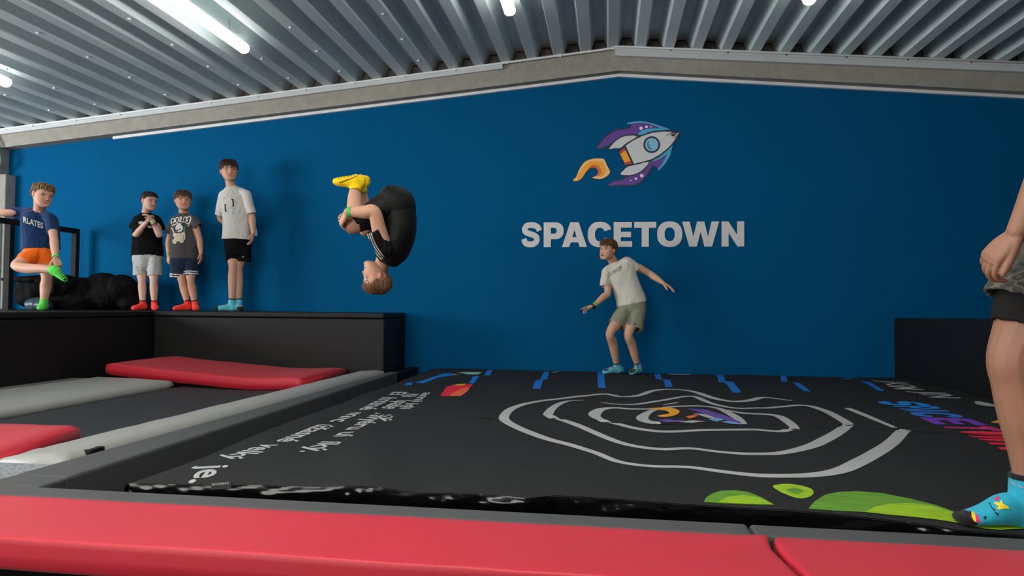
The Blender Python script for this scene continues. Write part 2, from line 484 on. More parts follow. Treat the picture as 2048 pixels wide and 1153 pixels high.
# left pillar with conduits
g = G(); g.box(-8.2, -7.085, 6.98, 7.12, -1.2, 2.18)
pil = structure(g.obj('wall_left', M_CONC, bevel=0.01), 'pale concrete pillar at the left end of the blue wall')
g = G(); g.box(-8.2, -7.12, 6.95, 6.98, 0.58, 1.60); g.obj('wall_panel', M_PILPAINT, pil, bevel=0.006)
g = G().tube([(-7.17, 6.95, 1.345), (-7.17, 6.925, 1.345)], 0.028, 14); g.obj('round_knob', M_TRUNK, pil, smooth=False)
for dx, dz in ((0, 0), (0.04, 0.03)):
    P = crom([(-7.40, 6.93, 2.75), (-7.27 + dx, 6.93, 2.62), (-7.20 + dx, 6.93, 2.45 + dz), (-7.165 + dx, 6.93, 2.33), (-7.20 + dx, 6.93, 2.23 + dz), (-7.35, 6.93, 2.17 + dz), (-7.6, 6.93, 2.15)], 5)
    G().tube(P, 0.014, 8).obj('conduit', M_TRUNK, pil, smooth=True)
g = G(); g.box(-8.2, -7.19, 6.99, 7.12, 2.18, 2.7); g.obj('pillar_head', M_CONC, pil)

# ================================================================== PLATFORMS AND PADS
PZ = 0.578
# back platform along the wall, left platform along the side
def padded_platform(name, x0, x1, y0, y1, label, front, z0=-0.6, side=None):
    r = empty(name, ((x0 + x1) / 2, (y0 + y1) / 2, z0), label, 'platform')
    G().box(x0, x1, y0, y1, z0, PZ - 0.06).obj('body', M_BPAD, r, bevel=0.012)
    G().box(x0, x1 , y0 - (0.012 if front else 0), y1, PZ - 0.055, PZ).obj('top_pad', M_BPAD, r, bevel=0.014)
    return r
padded_platform('padded_platform', -4.70, -2.198, 6.41, 7.11, 'black padded ledge along the blue wall that three boys stand on', True)
r = empty('padded_platform', (-6.0, 5.0, -0.6), 'black padded platform on the left carrying the boy in orange shorts', 'platform')
G().box(-8.3, -4.72, 2.6, 6.97, -0.6, PZ - 0.06).obj('body', M_BPAD, r, bevel=0.012)
G().box(-8.3, -4.708, 2.6, 6.97, PZ - 0.055, PZ).obj('top_pad', M_BPAD, r, bevel=0.014)
# right side pad wall
r = empty('padded_barrier', (3.3, 3.6, -0.6), 'long black padded barrier along the right side of the airbag', 'barrier')
G().box(2.80, 4.6, 3.3, 7.11, -0.6, PZ - 0.005).obj('pad', M_BPAD, r, bevel=0.012)
G().box(2.80, 4.6, -1.0, 3.295, -0.6, PZ - 0.005).obj('pad', M_BPAD, r, bevel=0.012)

# trampoline bed and its frame pads
bed = empty('trampoline', (-3.15, 4.4, -0.08), 'black trampoline bed between the grey and red pads', 'trampoline')
NX, NY = 24, 40; V = []; Fc = []
for j in range(NY + 1):
    for i in range(NX + 1):
        x = -3.722 + 1.162 * i / NX; y = 2.5 + 3.6 * j / NY
        V.append((x, y, -0.075 - 0.02 * math.sin(math.pi * i / NX) * math.sin(math.pi * j / NY)))
for j in range(NY):
    for i in range(NX):
        a = j * (NX + 1) + i; Fc.append((a, a + 1, a + NX + 2, a + NX + 1))
obj('jump_bed', V, Fc, M_BED, bed, smooth=True)
G().box(-4.69, -2.22, 2.52, 6.38, -0.34, -0.30).obj('frame_base', M_PIT, bed)

def soft_pad(name, prof, y0, y1, m, parent=None, n=40, amp=0.004, fn=None, loc=None, tw=None):
    """pad whose x-z profile runs along y; small swells and end rounding"""
    V = []; Fc = []; k = len(prof)
    for j in range(n + 1):
        t = j / n; y = y0 + (y1 - y0) * t
        cx = sum(p[0] for p in prof) / k; czz = sum(p[1] for p in prof) / k
        e = min(1.0, min(t, 1 - t) * (y1 - y0) / 0.05); sc = 0.80 + 0.20 * math.sqrt(max(0, 1 - (1 - e) ** 2))
        for (x, z) in prof:
            zz = czz + (z - czz) * sc; xx = x
            d = amp * fbm((xx * 4, y * 3.2, 2.0), 2)
            dx, dz = fn(xx, y, zz) if fn else (0, 0)
            V.append((xx + dx, y, zz + d + dz))
    for j in range(n):
        for i in range(k):
            a = j * k + i; b = j * k + (i + 1) % k
            Fc.append((a, b, b + k, a + k))
    Fc += [tuple(reversed(range(k))), tuple(n * k + i for i in range(k))]
    return obj(name, V, Fc, m, parent, smooth=True, loc=loc)
def densify(prof, n=4, rnd_=0.0):
    out = []
    for a, b in zip(prof, prof[1:] + prof[:1]):
        for i in range(n): out.append((a[0] + (b[0] - a[0]) * i / n, a[1] + (b[1] - a[1]) * i / n))
    return out
def chain(prof): return prof
# left grey pad: darker flat strip beside the platform and pale slanted pad
r = empty('side_pad', (-4.2, 4.5, -0.1), 'pale grey pad along the left platform, far side of the trampoline', 'pad')
soft_pad('pad', [(-4.45, -0.10), (-3.76, -0.10), (-3.73, -0.055), (-3.76, -0.012), (-4.10, 0.004), (-4.42, 0.008), (-4.45, -0.01)], 3.04, 5.37, M_LGREY, r, 36)
G().box(-4.705, -4.452, 3.04, 5.37, -0.12, -0.012).obj('edge_strip', mat('mid_grey_vinyl', (0.20, 0.20, 0.19), 0.5, var=0.06), r, bevel=0.008)
# right grey pad
r = empty('side_pad', (-2.4, 4.5, -0.1), 'long pale grey pad between trampoline and airbag, wrinkled at its near end', 'pad')
def rp(x, y, z):
    t = max(0, (3.0 - y) / 0.6)
    return (0.080 * (y - 2.6) / 3.6 - 0.022 + 0.012 * math.sin(y * 40) * t * 0.4, -0.010 * t * t + 0.006 * math.sin(y * 55 + x * 20) * min(1, t))
soft_pad('pad', [(-2.54, -0.10), (-2.22, -0.10), (-2.212, -0.02), (-2.23, 0.016), (-2.30, 0.024), (-2.45, 0.012), (-2.535, -0.012), (-2.555, -0.05)],
         2.50, 6.33, M_LGREY, r, 90, fn=rp)
G().box(-2.262, -2.226, 2.64, 2.73, -0.03, 0.012).obj('fastening_patch', M_BPAD, r, bevel=0.004)
# dark grey frame pad beside the airbag + pit side
r = empty('frame_pad', (-2.05, 4.0, -0.1), 'dark grey frame pad running along the left edge of the airbag pit', 'pad')
g = G(); g.hexa([(-2.228, 2.262, -.16), (-2.003, 2.262, -.16), (-2.050, 6.385, -.16), (-2.135, 6.385, -.16), (-2.228, 2.262, 0), (-2.003, 2.262, 0), (-2.050, 6.385, 0), (-2.135, 6.385, 0)])
g.obj('pad', M_DGREY, r, bevel=0.012)
g = G(); g.hexa([(-2.22, 2.262, -1.2), (-2.008, 2.262, -1.2), (-2.055, 7.10, -1.2), (-2.13, 7.10, -1.2), (-2.22, 2.262, -.165), (-2.008, 2.262, -.165), (-2.055, 7.10, -.165), (-2.13, 7.10, -.165)])
g.obj('pit_wall', M_PIT, r)
G().box(-2.135, -2.045, 6.39, 7.10, -0.162, -0.01).obj('end_pad', M_BPAD, r, bevel=0.01)
# far red pad, bowed up at its left end
def redpad(name, x0, x1, y0, y1, label, zfun, th=0.085, n=40, yfun=None, tilt=0.0):
    r = empty(name, ((x0 + x1) / 2, (y0 + y1) / 2, -0.05), label, 'pad')
    V = []; Fc = []
    prof = []
    m_ = 8; c = 0.012
    top = [(0, -c), (c * .3, -c * .3), (c, 0)] + [(t, 0) for t in np.linspace(0.08, 0.92, m_)] 
    for i in range(n + 1):
        t = i / n; x = x0 + (x1 - x0) * t
        z = zfun(t); ya = y0 + (yfun(t) if yfun else 0); yb = y1
        e = min(1, min(t, 1 - t) * (x1 - x0) / 0.03); s = 0.7 + 0.3 * math.sqrt(max(0, 1 - (1 - e) ** 2))
        ring = [(ya, -th), (ya - .004, -th * .5), (ya, -c), (ya + c * .4, -c * .25), (ya + c, 0)]
        ring += [(ya + (yb - ya) * q, 0.006 * math.sin(math.pi * q)) for q in (.1, .3, .5, .7, .9)]
        ring += [(yb - c, 0), (yb, -c), (yb, -th)]
        for (yy, zz) in ring:
            zc = -th / 2
            V.append((x, yy, z + tilt * (yy - yb) / (yb - ya) + zc + (zz - zc) * s + 0.003 * fbm((x * 5, yy * 5, 1), 2)))
    k = 13
    for i in range(n):
        for j in range(k):
            a = i * k + j; b = i * k + (j + 1) % k
            Fc.append((a, a + k, b + k, b))
    Fc += [tuple(range(k)), tuple(reversed([n * k + j for j in range(k)]))]
    obj('cushion', V, Fc, M_RED, r, smooth=True)
    return r
redpad('red_pad', -4.44, -2.57, 5.40, 6.37, 'red pad at the far end of the trampoline, left end curling up',
       lambda t: 0.035 + 0.085 * max(0, 1 - t / 0.75) ** 1.6 - 0.015 * math.exp(-((t - .75) / .2) ** 2), th=0.10, yfun=lambda t: 0.03 * (1 - t) ** 2)
redpad('red_pad', -4.6, -2.60, 2.50, 3.02, 'red pad at the near end of the trampoline, at the left edge of the frame',
       lambda t: 0.03 + 0.012 * t, th=0.085, tilt=0.045)
# speckled carpet at bottom left
g = G(); g.box(-4.7, -2.21, 2.135, 2.492, -0.10, -0.018)
structure(g.obj('trim_7', M_CARPET), 'speckled grey carpet beside the near red pad')
# front frame strip and red front pads
r = empty('front_strip', (0.0, 2.08, -0.1), 'dark grey strip along the front of the airbag, two lengths meeting right of centre', 'pad')
G().box(-4.7, 0.4175, 2.022, 2.132, -0.16, 0.0).obj('strip_pad', M_DGREY, r, bevel=0.012)
G().box(0.4225, 2.79, 2.022, 2.132, -0.16, -0.001).obj('strip_pad', M_DGREY, r, bevel=0.012)
G().box(-2.228, -2.000, 2.134, 2.260, -0.14, -0.002).obj('corner_pad', M_DGREY, r, bevel=0.01)
def frontpad(xa, xb, label, fold, seed):
    r = empty('red_front_pad', ((xa + xb) / 2, 1.83, -0.1), label, 'pad')
    n = 70; V = []; Fc = []
    th = 0.092; y0, y1 = 1.648, 2.018
    L_ = xb - xa; ts = [0, .0015 / L_, .005 / L_, .011 / L_, .02 / L_, .04 / L_]; ts = ts + list(np.linspace(.09 / L_, 1 - .09 / L_, n - 11)) + [1 - q for q in reversed(ts)]
    for i in range(n + 1):
        t = ts[i]; x = xa + (xb - xa) * t
        ring = [(y0 + 0.012, -th), (y0, -th + 0.014), (y0 - 0.002, -th * .5), (y0, -0.020), (y0, -0.007), (y0 + 0.0025, -0.0022), (y0 + 0.008, 0), (y0 + 0.022, 0)]
        ring += [(y0 + (y1 - y0) * q, 0.0) for q in (.1, .18, .26, .34, .42, .5, .58, .66, .74, .82, .9)] + [(y1 - 0.01, 0), (y1, -0.01), (y1, -th)]
        e = min(1, min(t, 1 - t) * abs(xb - xa) / 0.012); s = 0.72 + 0.28 * math.sqrt(max(0, 1 - (1 - e) ** 2))
        for (yy, zz) in ring:
            zc = -th / 2
            z = zc + (zz - zc) * s + 0.0022 * fbm((x * 2.2, yy * 5, seed), 2)
            if fold:
                # soft crease running out from the lifted corner
                q = (xb - x)
                z += 0.006 * math.exp(-(((yy - 2.0) + 0.42 * q) / 0.03) ** 2) * math.exp(-q / 0.35) 
                z -= 0.006 * math.exp(-(((yy - 1.93) + 0.42 * q) / 0.028) ** 2) * math.exp(-q / 0.4)
            wv = (0.010 * math.sin((yy - 1.6) * 15) * (xb < 1 and t > .5 or xb > 1 and t < .5)) * math.exp(-min(t, 1 - t) * L_ / .05)
            V.append((x + wv, yy, z + 0.003))
    k = len(ring)
    for i in range(n):
        for j in range(k):
            a = i * k + j; b = i * k + (j + 1) % k
            Fc.append((a, a + k, b + k, b))
    Fc += [tuple(range(k)), tuple(reversed([n * k + j for j in range(k)]))]
    o = obj('cushion', V, Fc, M_RED, r, smooth=True)
    bm = bmesh.new(); bm.from_mesh(o.data); bmesh.ops.recalc_face_normals(bm, faces=bm.faces); bm.to_mesh(o.data); bm.free()
    return r
frontpad(-3.2, 0.455, 'long red front pad filling the bottom of the picture left of the gap', True, 1.0)
frontpad(0.470, 2.79, 'red front pad right of the gap at bottom right', False, 5.0)
G().box(-4.7, 2.79, 1.70, 2.12, -1.2, -0.165).obj('frame_skirt', M_PIT, None)
tag(bpy.data.objects['frame_skirt'], 'black frame skirt under the red front pads', 'frame')
# pit liner behind/under the bag
g = G(); g.box(-2.0, 2.79, 2.14, 7.10, -1.19, -0.9); tag(g.obj('pit_floor', M_PIT), 'black floor of the airbag pit', 'floor', kind='structure')
bpy.data.objects['pit_floor'].name = 'trim_8'
# ================================================================== AIRBAG
_front = [(-1.80, 2.20), (-1.71, 2.22), (-1.3, 2.27), (-0.9, 2.29), (-0.44, 2.315), (-0.27, 2.29), (-0.18, 2.345), (0.14, 2.33), (0.32, 2.32),
          (0.6, 2.312), (0.91, 2.25), (1.04, 2.185), (1.2, 2.16), (2.9, 2.155)]
def yfront(x): return float(np.interp(x, [p[0] for p in _front], [p[1] for p in _front]))
_left = [(2.1, -1.70), (2.67, -1.725), (3.5, -1.76), (4.1, -1.778), (5.2, -1.772), (5.95, -1.80), (7.1, -1.86)]
def xleft(y): return float(np.interp(y, [p[0] for p in _left], [p[1] for p in _left])) + 0.010 * math.sin(y * 5.0)
SEAM_PX = [(560, 850), (700, 836), (800, 830), (873, 829), (1002, 839), (1090, 835), (1288, 849), (1490, 851), (1592, 858), (1705, 849), (1818, 862), (1921, 863.5), (2048, 868)]
SEAM = [(atz(x, y, 0).x, atz(x, y, 0).y) for x, y in SEAM_PX]
def yseam(x): return float(np.interp(x, [p[0] for p in SEAM], [p[1] for p in SEAM]))
def zbag(x, y):
    z = 0.010 * fbm((x * 0.9, y * 0.9, 4.0), 2) + 0.003 * fbm((x * 4, y * 2.2, 8.0), 2)
    edge = min(max(0, y - yfront(x)), max(0, x - xleft(y)) * 0.8)
    z -= 0.006 * math.exp(-edge / 0.05)
    z -= 0.010 * math.exp(-((y - yseam(x)) / 0.025) ** 2)
    z += 0.012 * math.exp(-((x + 1.1 + 0.35 * (y - 3.0)) / 0.12) ** 2) * (1 if y < 4.2 else math.exp(-(y - 4.2) / .3))
    z -= 0.10 * min(1.1, max(0, (y - 6.5) / 0.6)) ** 2 * 0.25
    return z
def bagpt(px, py):
    z = 0.0
    for _ in range(12):
        p = atz(px, py, z); z = 0.5 * z + 0.5 * zbag(p.x, p.y)
    return (p.x, min(p.y, 7.06))
bag = empty('airbag', (0.5, 4.6, -0.9), 'big black printed airbag filling the pit in front of the blue wall', 'airbag')
NX, NY = 110, 150; V = []; Fc = []
for j in range(NY + 1):
    for i in range(NX + 1):
        s = i / NX; t = (j / NY) ** 1.25
        xf = -1.71 + (2.785 + 1.71) * s
        y = yfront(xf) + (7.07 - yfront(xf)) * t
        x = xleft(y) + (2.785 - xleft(y)) * s
        V.append((x, y, zbag(x, y)))
for j in range(NY):
    for i in range(NX):
        a = j * (NX + 1) + i; Fc.append((a, a + 1, a + NX + 2, a + NX + 1))
obj('top_sheet', V, Fc, M_BAG, bag, smooth=True)
# glossy front skirt with loose folds
V = []; Fc = []; NXs, NZ = 420, 16
for k in range(NZ + 1):
    for i in range(NXs + 1):
        s = i / NXs; x = -1.73 + 4.515 * s; x_top = max(x, -1.71)
        y0 = yfront(x_top); z0 = zbag(x_top, y0)
        d = 0.30 * (k / NZ) ** 1.5
        f = 0.004 * fbm((x * 2.6 + d * 3, d * 2.0, 2.0), 2)
        f += 0.020 * max(0.0, 1 - 4.8 * abs(noise.noise(Vector((x * 6.5 + d * 26, d * 6, 7.0))))) ** 1.5 * (0.5 + noise.noise(Vector((x * 1.7, 1.0, 5.0))))
        f += 0.014 * max(0.0, 1 - 5.0 * abs(noise.noise(Vector((x * 11.0 - d * 30, d * 6, 17.0))))) * max(0, noise.noise(Vector((x * 2.3, 4.0, 9.0))) + .1)
        out = -0.05 * min(d, .12) + 0.004 * math.sin(min(1, d / 0.03) * math.pi / 2) + f * min(1, d / 0.03)
        V.append((x, max(2.142, y0 - out + 0.004), z0 + 0.003 * (k == 0) - d * (1 + 0.1 * f)))
for k in range(NZ):
    for i in range(NXs):
        a = k * (NXs + 1) + i; Fc.append((a, a + NXs + 1, a + NXs + 2, a + 1))
obj('front_skirt', V, Fc, M_SHINY, bag, smooth=True)
V = []; Fc = []; NYs = 160
for k in range(NZ + 1):
    for i in range(NYs + 1):
        y = 2.21 + 4.86 * i / NYs; x0 = xleft(y); z0 = zbag(x0, y)
        d = 0.5 * (k / NZ) ** 1.4
        f = 0.03 * fbm((y * 3, d * 4, 5.0), 2) * min(1, d / .05)
        V.append((max(-1.985, x0 - 0.03 * math.sin(min(1, d / .1) * math.pi / 2) + f), y, z0 - d))
for k in range(NZ):
    for i in range(NYs):
        a = k * (NYs + 1) + i; Fc.append((a, a + 1, a + NYs + 2, a + NYs + 1))
obj('side_skirt', V, Fc, M_SHINY, bag, smooth=True)
g = G(); g.box(-1.70, 2.78, 2.60, 7.05, -0.89, -0.16); g.obj('cushion_body', M_PIT, bag)

def bag_print(name, meshes, m, lift=0.0016, maxlen=0.05, label=None):
    V, Fc = merge(*[subdiv2(v, f, maxlen) for v, f in meshes])
    o = obj(name, [(x, y, zbag(x, y) + lift) for x, y in V], Fc, m, bag, smooth=True)
    bm = bmesh.new(); bm.from_mesh(o.data)
    for f in bm.faces:
        if f.normal.z < 0: f.normal_flip()
    bm.to_mesh(o.data); bm.free()
    if label: o['label'] = label
    return o
def zz(pts, ox, oy, s): return [(x / s + ox, y / s + oy) for x, y in pts]
Z8 = lambda P: zz(P, 960, 720, 1.8824)
Z5 = lambda P: zz(P, 800, 720, 4.096)
Z6 = lambda P: zz(P, 1300, 720, 2.738)
Z4 = lambda P: zz(P, 240, 720, 3.103)
def on_bag(P): return [bagpt(x, y) for x, y in P]
def bag_ribbon(P, wd, k=5):
    c = crom(on_bag(Z8(P)), k)
    if isinstance(wd, (list, tuple)):
        n = len(c); wd = [float(np.interp(i / (n - 1), np.linspace(0, 1, len(wd)), wd)) for i in range(n)]
    return ribbon2(c, wd)
def bag_poly(P, smooth=False):
    q = on_bag(P)
    if smooth: q = crom(q, 5, closed=True)
    return tess(q)
M_PWHITE = flat('print_pale_grey', (192, 194, 190), 0.6, 0.85)
M_PBLUE = flat('print_blue', (18, 120, 215), 0.6)
M_PRED = flat('print_red', (235, 28, 50), 0.6)
M_PORANGE = flat('print_orange', (240, 110, 50), 0.6)
M_PYEL = flat('print_amber', (240, 165, 30), 0.6)
M_PMINT = flat('print_mint', (150, 195, 178), 0.6)
M_PPURP = flat('print_purple', (105, 75, 165), 0.6)
M_PCYAN = flat('print_light_blue', (110, 165, 205), 0.6)
M_PGREEN = mat('print_green', lin((98, 150, 40)), 0.6, var=0.35, vscale=7, stretch=(1.2, 14, 1))
M_PLIME = mat('print_lime', lin((150, 190, 25)), 0.6, var=0.30, vscale=7, stretch=(1.2, 14, 1))
rings = [
    bag_ribbon([(1600, 264), (1540, 320), (1450, 375), (1350, 420), (1200, 438), (1050, 437), (900, 421), (770, 405), (640, 402), (520, 385), (430, 350), (340, 322), (240, 295),
                (150, 260), (98, 232), (92, 212), (120, 185), (180, 165), (300, 148), (460, 130), (530, 140), (600, 135), (650, 118), (720, 112), (800, 120), (870, 143), (940, 157),
                (1010, 155), (1070, 143), (1175, 155)], [.062, .075, .06, .045, .04, .045, .06, .06, .055, .05, .055, .055, .06, .06, .03]),
    bag_ribbon([(1390, 244), (1330, 285), (1250, 325), (1150, 350), (1020, 356), (900, 348), (790, 335), (680, 338), (560, 322), (460, 288), (360, 245), (265, 213), (258, 203),
                (280, 178), (325, 158), (392, 153)], [.06, .07, .055, .05, .045, .045, .05, .055, .06, .05, .015]),
    bag_ribbon([(455, 162), (560, 170), (680, 155), (795, 138), (870, 165), (960, 183), (1070, 183), (1210, 172), (1290, 190), (1345, 217), (1385, 243)], [.015, .05, .05, .05, .05, .045, .05, .06, .06]),
    bag_ribbon([(1180, 262), (1140, 270), (1080, 268), (1020, 264), (850, 266), (700, 272), (600, 262), (520, 243), (445, 222), (432, 205), (455, 188), (505, 182), (560, 186), (645, 187)],
               [.05, .05, .045, .045, .055, .05, .05, .08, .07, .05, .04]),
    bag_ribbon([(928, 190), (1000, 203), (1110, 210), (1160, 235), (1186, 260)], [.02, .05, .06, .06, .05]),
    bag_ribbon([(680, 240), (625, 232), (612, 216), (650, 192), (720, 178), (820, 175), (900, 185), (960, 215), (992, 244)], [.02, .07, .07, .04, .05, .05, .05, .06, .04]),
    bag_ribbon([(690, 171), (745, 162)], [.02, .03]),
    bag_ribbon([(1382, 183), (1450, 210), (1562, 257)], [.04, .05, .03]),
]
bag_print('crater_print', rings, M_PWHITE, label='pale grey crater rings printed on the black airbag')
bag_print('seam', [ribbon2(crom(SEAM, 4), 0.020)], M_PIT, lift=0.003)
bars = [Z5([(690, 130), (735, 130), (765, 85), (715, 88)]), Z5([(565, 195), (605, 195), (650, 135), (600, 135)]),
        Z5([(1085, 240), (1150, 240), (1172, 165), (1205, 160), (1225, 100), (1180, 100), (1150, 165), (1105, 175)]),
        Z5([(1620, 95), (1668, 95), (1685, 235), (1622, 230)]), Z5([(35, 207), (95, 210), (105, 190), (60, 190)]),
        Z5([(120, 190), (190, 195), (300, 150), (420, 130), (430, 112), (350, 115), (210, 165)]),
        Z6([(20, 78), (55, 78), (66, 106), (110, 112), (125, 150), (85, 152), (72, 110), (35, 108)]),
        Z6([(340, 72), (375, 72), (412, 118), (455, 122), (500, 180), (455, 182), (412, 126), (375, 124)]),
        Z6([(665, 72), (700, 75), (752, 121), (718, 121)]), Z6([(780, 125), (820, 128), (880, 175), (845, 175)]),
        Z6([(990, 70), (1025, 70), (1075, 108), (1045, 110)]), Z6([(1155, 118), (1200, 122), (1285, 172), (1245, 170)])]
for b in bars: bag_print('stripe_print', [bag_poly(b)], M_PBLUE)
bag_print('mint_print', [bag_poly(Z5([(470, 105), (520, 103), (670, 103), (640, 122), (560, 122)]))], M_PMINT)
bag_print('flag_print', [bag_poly(Z5([(330, 300), (400, 299), (440, 268), (480, 250), (520, 232), (572, 232), (600, 200), (540, 206), (430, 212), (380, 225)]))], M_PRED)
bag_print('flag_print', [bag_poly(Z5([(400, 299), (500, 299), (550, 262), (572, 232), (520, 232), (480, 250), (440, 268)]))], M_PORANGE)
bag_print('flag_print', [bag_poly(Z5([(430, 212), (480, 203), (550, 200), (520, 214), (460, 216)]))], M_PYEL, lift=.003)
for P in ([(100, 76), (222, 78), (222, 83), (100, 81)], [(256, 76), (322, 75), (322, 80), (256, 80)], [(645, 76), (745, 75), (745, 81), (645, 80)],
          [(1775, 232), (1800, 228), (1850, 238), (1920, 258), (1850, 256), (1785, 245)]):
    bag_print('white_print', [bag_poly(Z6(P))], M_PWHITE)
bag_print('white_print', [bag_poly(Z5([(1240, 103), (1300, 95), (1305, 99), (1250, 108)]))], M_PWHITE)
bag_print('white_print', [bag_poly(Z5([(420, 131), (440, 117), (508, 127), (462, 124)]))], M_PWHITE)
# rocket print in the middle of the rings
bag_print('rocket_print', [bag_poly(Z8([(637, 185), (690, 181), (735, 186), (752, 198), (730, 212), (690, 217), (668, 212), (710, 205), (705, 195), (680, 191)]), True)], M_PYEL, lift=.0025)
bag_print('rocket_print', [bag_poly(Z8([(775, 216), (810, 208), (822, 213), (790, 224)]))], M_PORANGE, lift=.0025)
bag_print('rocket_print', [bag_poly(Z8([(775, 184), (850, 190), (920, 210), (992, 244), (955, 238), (900, 222), (840, 204)])),
                           bag_poly(Z8([(665, 229), (700, 225), (740, 230), (772, 226), (750, 236), (700, 237)]))], M_PPURP, lift=.0025)
bag_print('rocket_print', [bag_poly(Z8([(800, 203), (850, 207), (905, 226), (860, 222)])), bag_poly(Z8([(745, 236), (800, 230), (850, 234), (800, 240)]))], M_PWHITE, lift=.003)
bag_print('rocket_print', [bag_poly(Z8([(858, 226), (890, 220), (922, 227), (890, 236)])), bag_poly(Z8([(905, 236), (930, 233), (990, 246), (940, 243)]))], M_PCYAN, lift=.0035)
# green hills near the front edge
bag_print('hill_print', [bag_poly(Z8([(843, 538), (850, 522), (875, 505), (910, 495), (960, 493), (1010, 500), (1060, 520), (1100, 543), (1108, 549), (1000, 547), (910, 543)]))], M_PGREEN)
bag_print('hill_print', [bag_poly(Z8([(895, 541), (930, 520), (990, 512), (1050, 522), (1105, 548), (1000, 546)]))], M_PLIME, lift=.003)
bag_print('hill_print', [bag_poly(Z8([(1104, 476), (1150, 469), (1200, 474), (1245, 487), (1256, 503), (1240, 518), (1200, 524), (1150, 508), (1115, 490)]), True)], M_PLIME)
bag_print('hill_print', [bag_poly(Z8([(1155, 492), (1185, 486), (1215, 495), (1200, 506), (1170, 503)]), True)], M_PGREEN, lift=.003)
bag_print('hill_print', [bag_poly(Z8([(1236, 563), (1260, 535), (1300, 510), (1350, 500), (1420, 497), (1520, 505), (1620, 525), (1720, 550), (1800, 580), (1880, 612), (1960, 628), (2046, 626),
                                      (2046, 640), (1900, 630), (1800, 612), (1700, 602), (1600, 592), (1450, 576), (1330, 570)]))], M_PGREEN)
bag_print('hill_print', [bag_poly(Z8([(1450, 577), (1490, 556), (1540, 546), (1620, 543), (1700, 553), (1790, 580), (1880, 613), (1960, 629), (2040, 630), (2046, 640), (1960, 644), (1900, 640), (1800, 618), (1700, 603), (1600, 592)]))], M_PLIME, lift=.003)
# slogan lines reading from the wall towards the viewer
def path_text(name, body, base_px, size, bold=0.02, m=M_PWHITE, lift=0.0012):
    base = crom(on_bag(base_px), 4)
    L = [0.0]
    for a, b in zip(base, base[1:]): L.append(L[-1] + math.dist(a, b))
    V, Fc = text2(body, bold)
    V, Fc = subdiv2(V, Fc, 0.4)
    xs = [v[0] for v in V]; x0, x1 = min(xs), max(xs)
    out = []
    bx = [b[0] for b in base]; by = [b[1] for b in base]
    for u, v in V:
        s = (u - x0) / (x1 - x0) * L[-1]
        x = float(np.interp(s, L, bx)); y = float(np.interp(s, L, by))
        e = 0.05; xa = float(np.interp(s - e, L, bx)); ya = float(np.interp(s - e, L, by)); xb = float(np.interp(s + e, L, bx)); yb = float(np.interp(s + e, L, by))
        t = Vector((xb - xa, yb - ya)).normalized(); n = Vector((-t.y, t.x))
        out.append((x + n.x * v * size, y + n.y * v * size))
    return bag_print(name, [(out, Fc)], m, lift, maxlen=0.12)
for wds in ([('El', (1700, 201), (1668, 219)), ('hrozné', (1628, 234), (1480, 314)), ('mac', (1432, 332), (1300, 386)), ('úžasné', (1238, 402), (965, 508)), ('velký', (905, 522), (608, 614)), ('je.', (515, 658), (425, 770))],
            [('Ni', (1772, 212), (1748, 230)), ('lpaše', (1722, 254), (1622, 302)), ('navyéru', (1590, 330), (1400, 436)), ('uí', (1372, 452), (1315, 482)), ('íký.', (1262, 508), (1112, 574))],
            [('ami', (1890, 204), (1812, 262)), ('jdi', (1800, 270), (1735, 306)), ('ký', (1668, 340), (1592, 380))]):
    for wd_, a_, b_ in wds:
        path_text('slogan_print', wd_, Z4([a_, ((a_[0] + b_[0]) / 2, (a_[1] + b_[1]) / 2), b_]), 0.150 if wd_ not in ('ami', 'jdi', 'ký') else .10, .020)
# two-tone lettering along the right edge
LB = [(1744, 803), (1785, 813), (1797, 818), (1812, 824), (1838, 836), (1874, 851), (1905, 862), (1930, 870), (1975, 886), (2005, 902)]
LBw = on_bag(LB)
grad = [(20, 140, 225), (25, 125, 220), (35, 110, 215), (45, 120, 215), (120, 60, 190), (190, 40, 110), (232, 30, 60), (238, 28, 45), (240, 28, 45)]
for i, ch in enumerate('SPACETOWN'):
    gv, gf, adv = glyph(ch)
    gv, gf = subdiv2(gv, gf, 0.3)
    a = Vector(LBw[i]); b = Vector(LBw[i + 1]); t = (b - a)
    n = Vector((1.0, 0.08)).normalized()
    pts = [tuple(a + t * (u / adv) * 0.93 + n * v * 0.29) for u, v in gv]
    o = bag_print('letter_print', [(pts, gf)], flat('letter_%s' % ('azure' if i < 2 else 'blue' if i < 4 else 'violet' if i == 4 else 'crimson' if i == 5 else 'red'),
                  grad[[0, 0, 3, 3, 4, 5, 6, 6, 6][i]], 0.6), maxlen=0.08)
bag_print('star_print', [bag_poly(Z6([(1865, 345), (1900, 332), (1945, 340), (1945, 352)]))], M_PYEL)
path_text('slogan_print', 'JASM', Z6([(1262, 116), (1300, 140), (1345, 162)]), 0.30, 0.01)
path_text('slogan_print', 'JIN', Z6([(1448, 174), (1490, 192), (1535, 208)]), 0.30, 0.01)
# woven maker's tab at the front edge
P = [(425, 967), (463, 964), (462, 977), (420, 981)]
a = [aty(x, y, yfront(-1.2) - 0.045) for x, y in P]
tabo = obj('sewn_tab', [p + Vector((0, 0, 0)) for p in a] + [p + Vector((0, 0.004, 0)) for p in a], [(3, 2, 1, 0), (0, 1, 5, 4), (1, 2, 6, 5), (2, 3, 7, 6), (3, 0, 4, 7)], flat('tab_charcoal', (40, 42, 44)), bag)
tv, tf = text2('BIGAIRBAG', 0.01)
tx0, tx1 = min(v[0] for v in tv), max(v[0] for v in tv)
obj('tab_lettering', [aty(424 + 34 * (u - tx0) / (tx1 - tx0), 972 - 3 * (u - tx0) / (tx1 - tx0) - 6.5 * v, yfront(-1.2) - 0.047) for u, v in tv], tf, M_PWHITE, bag)

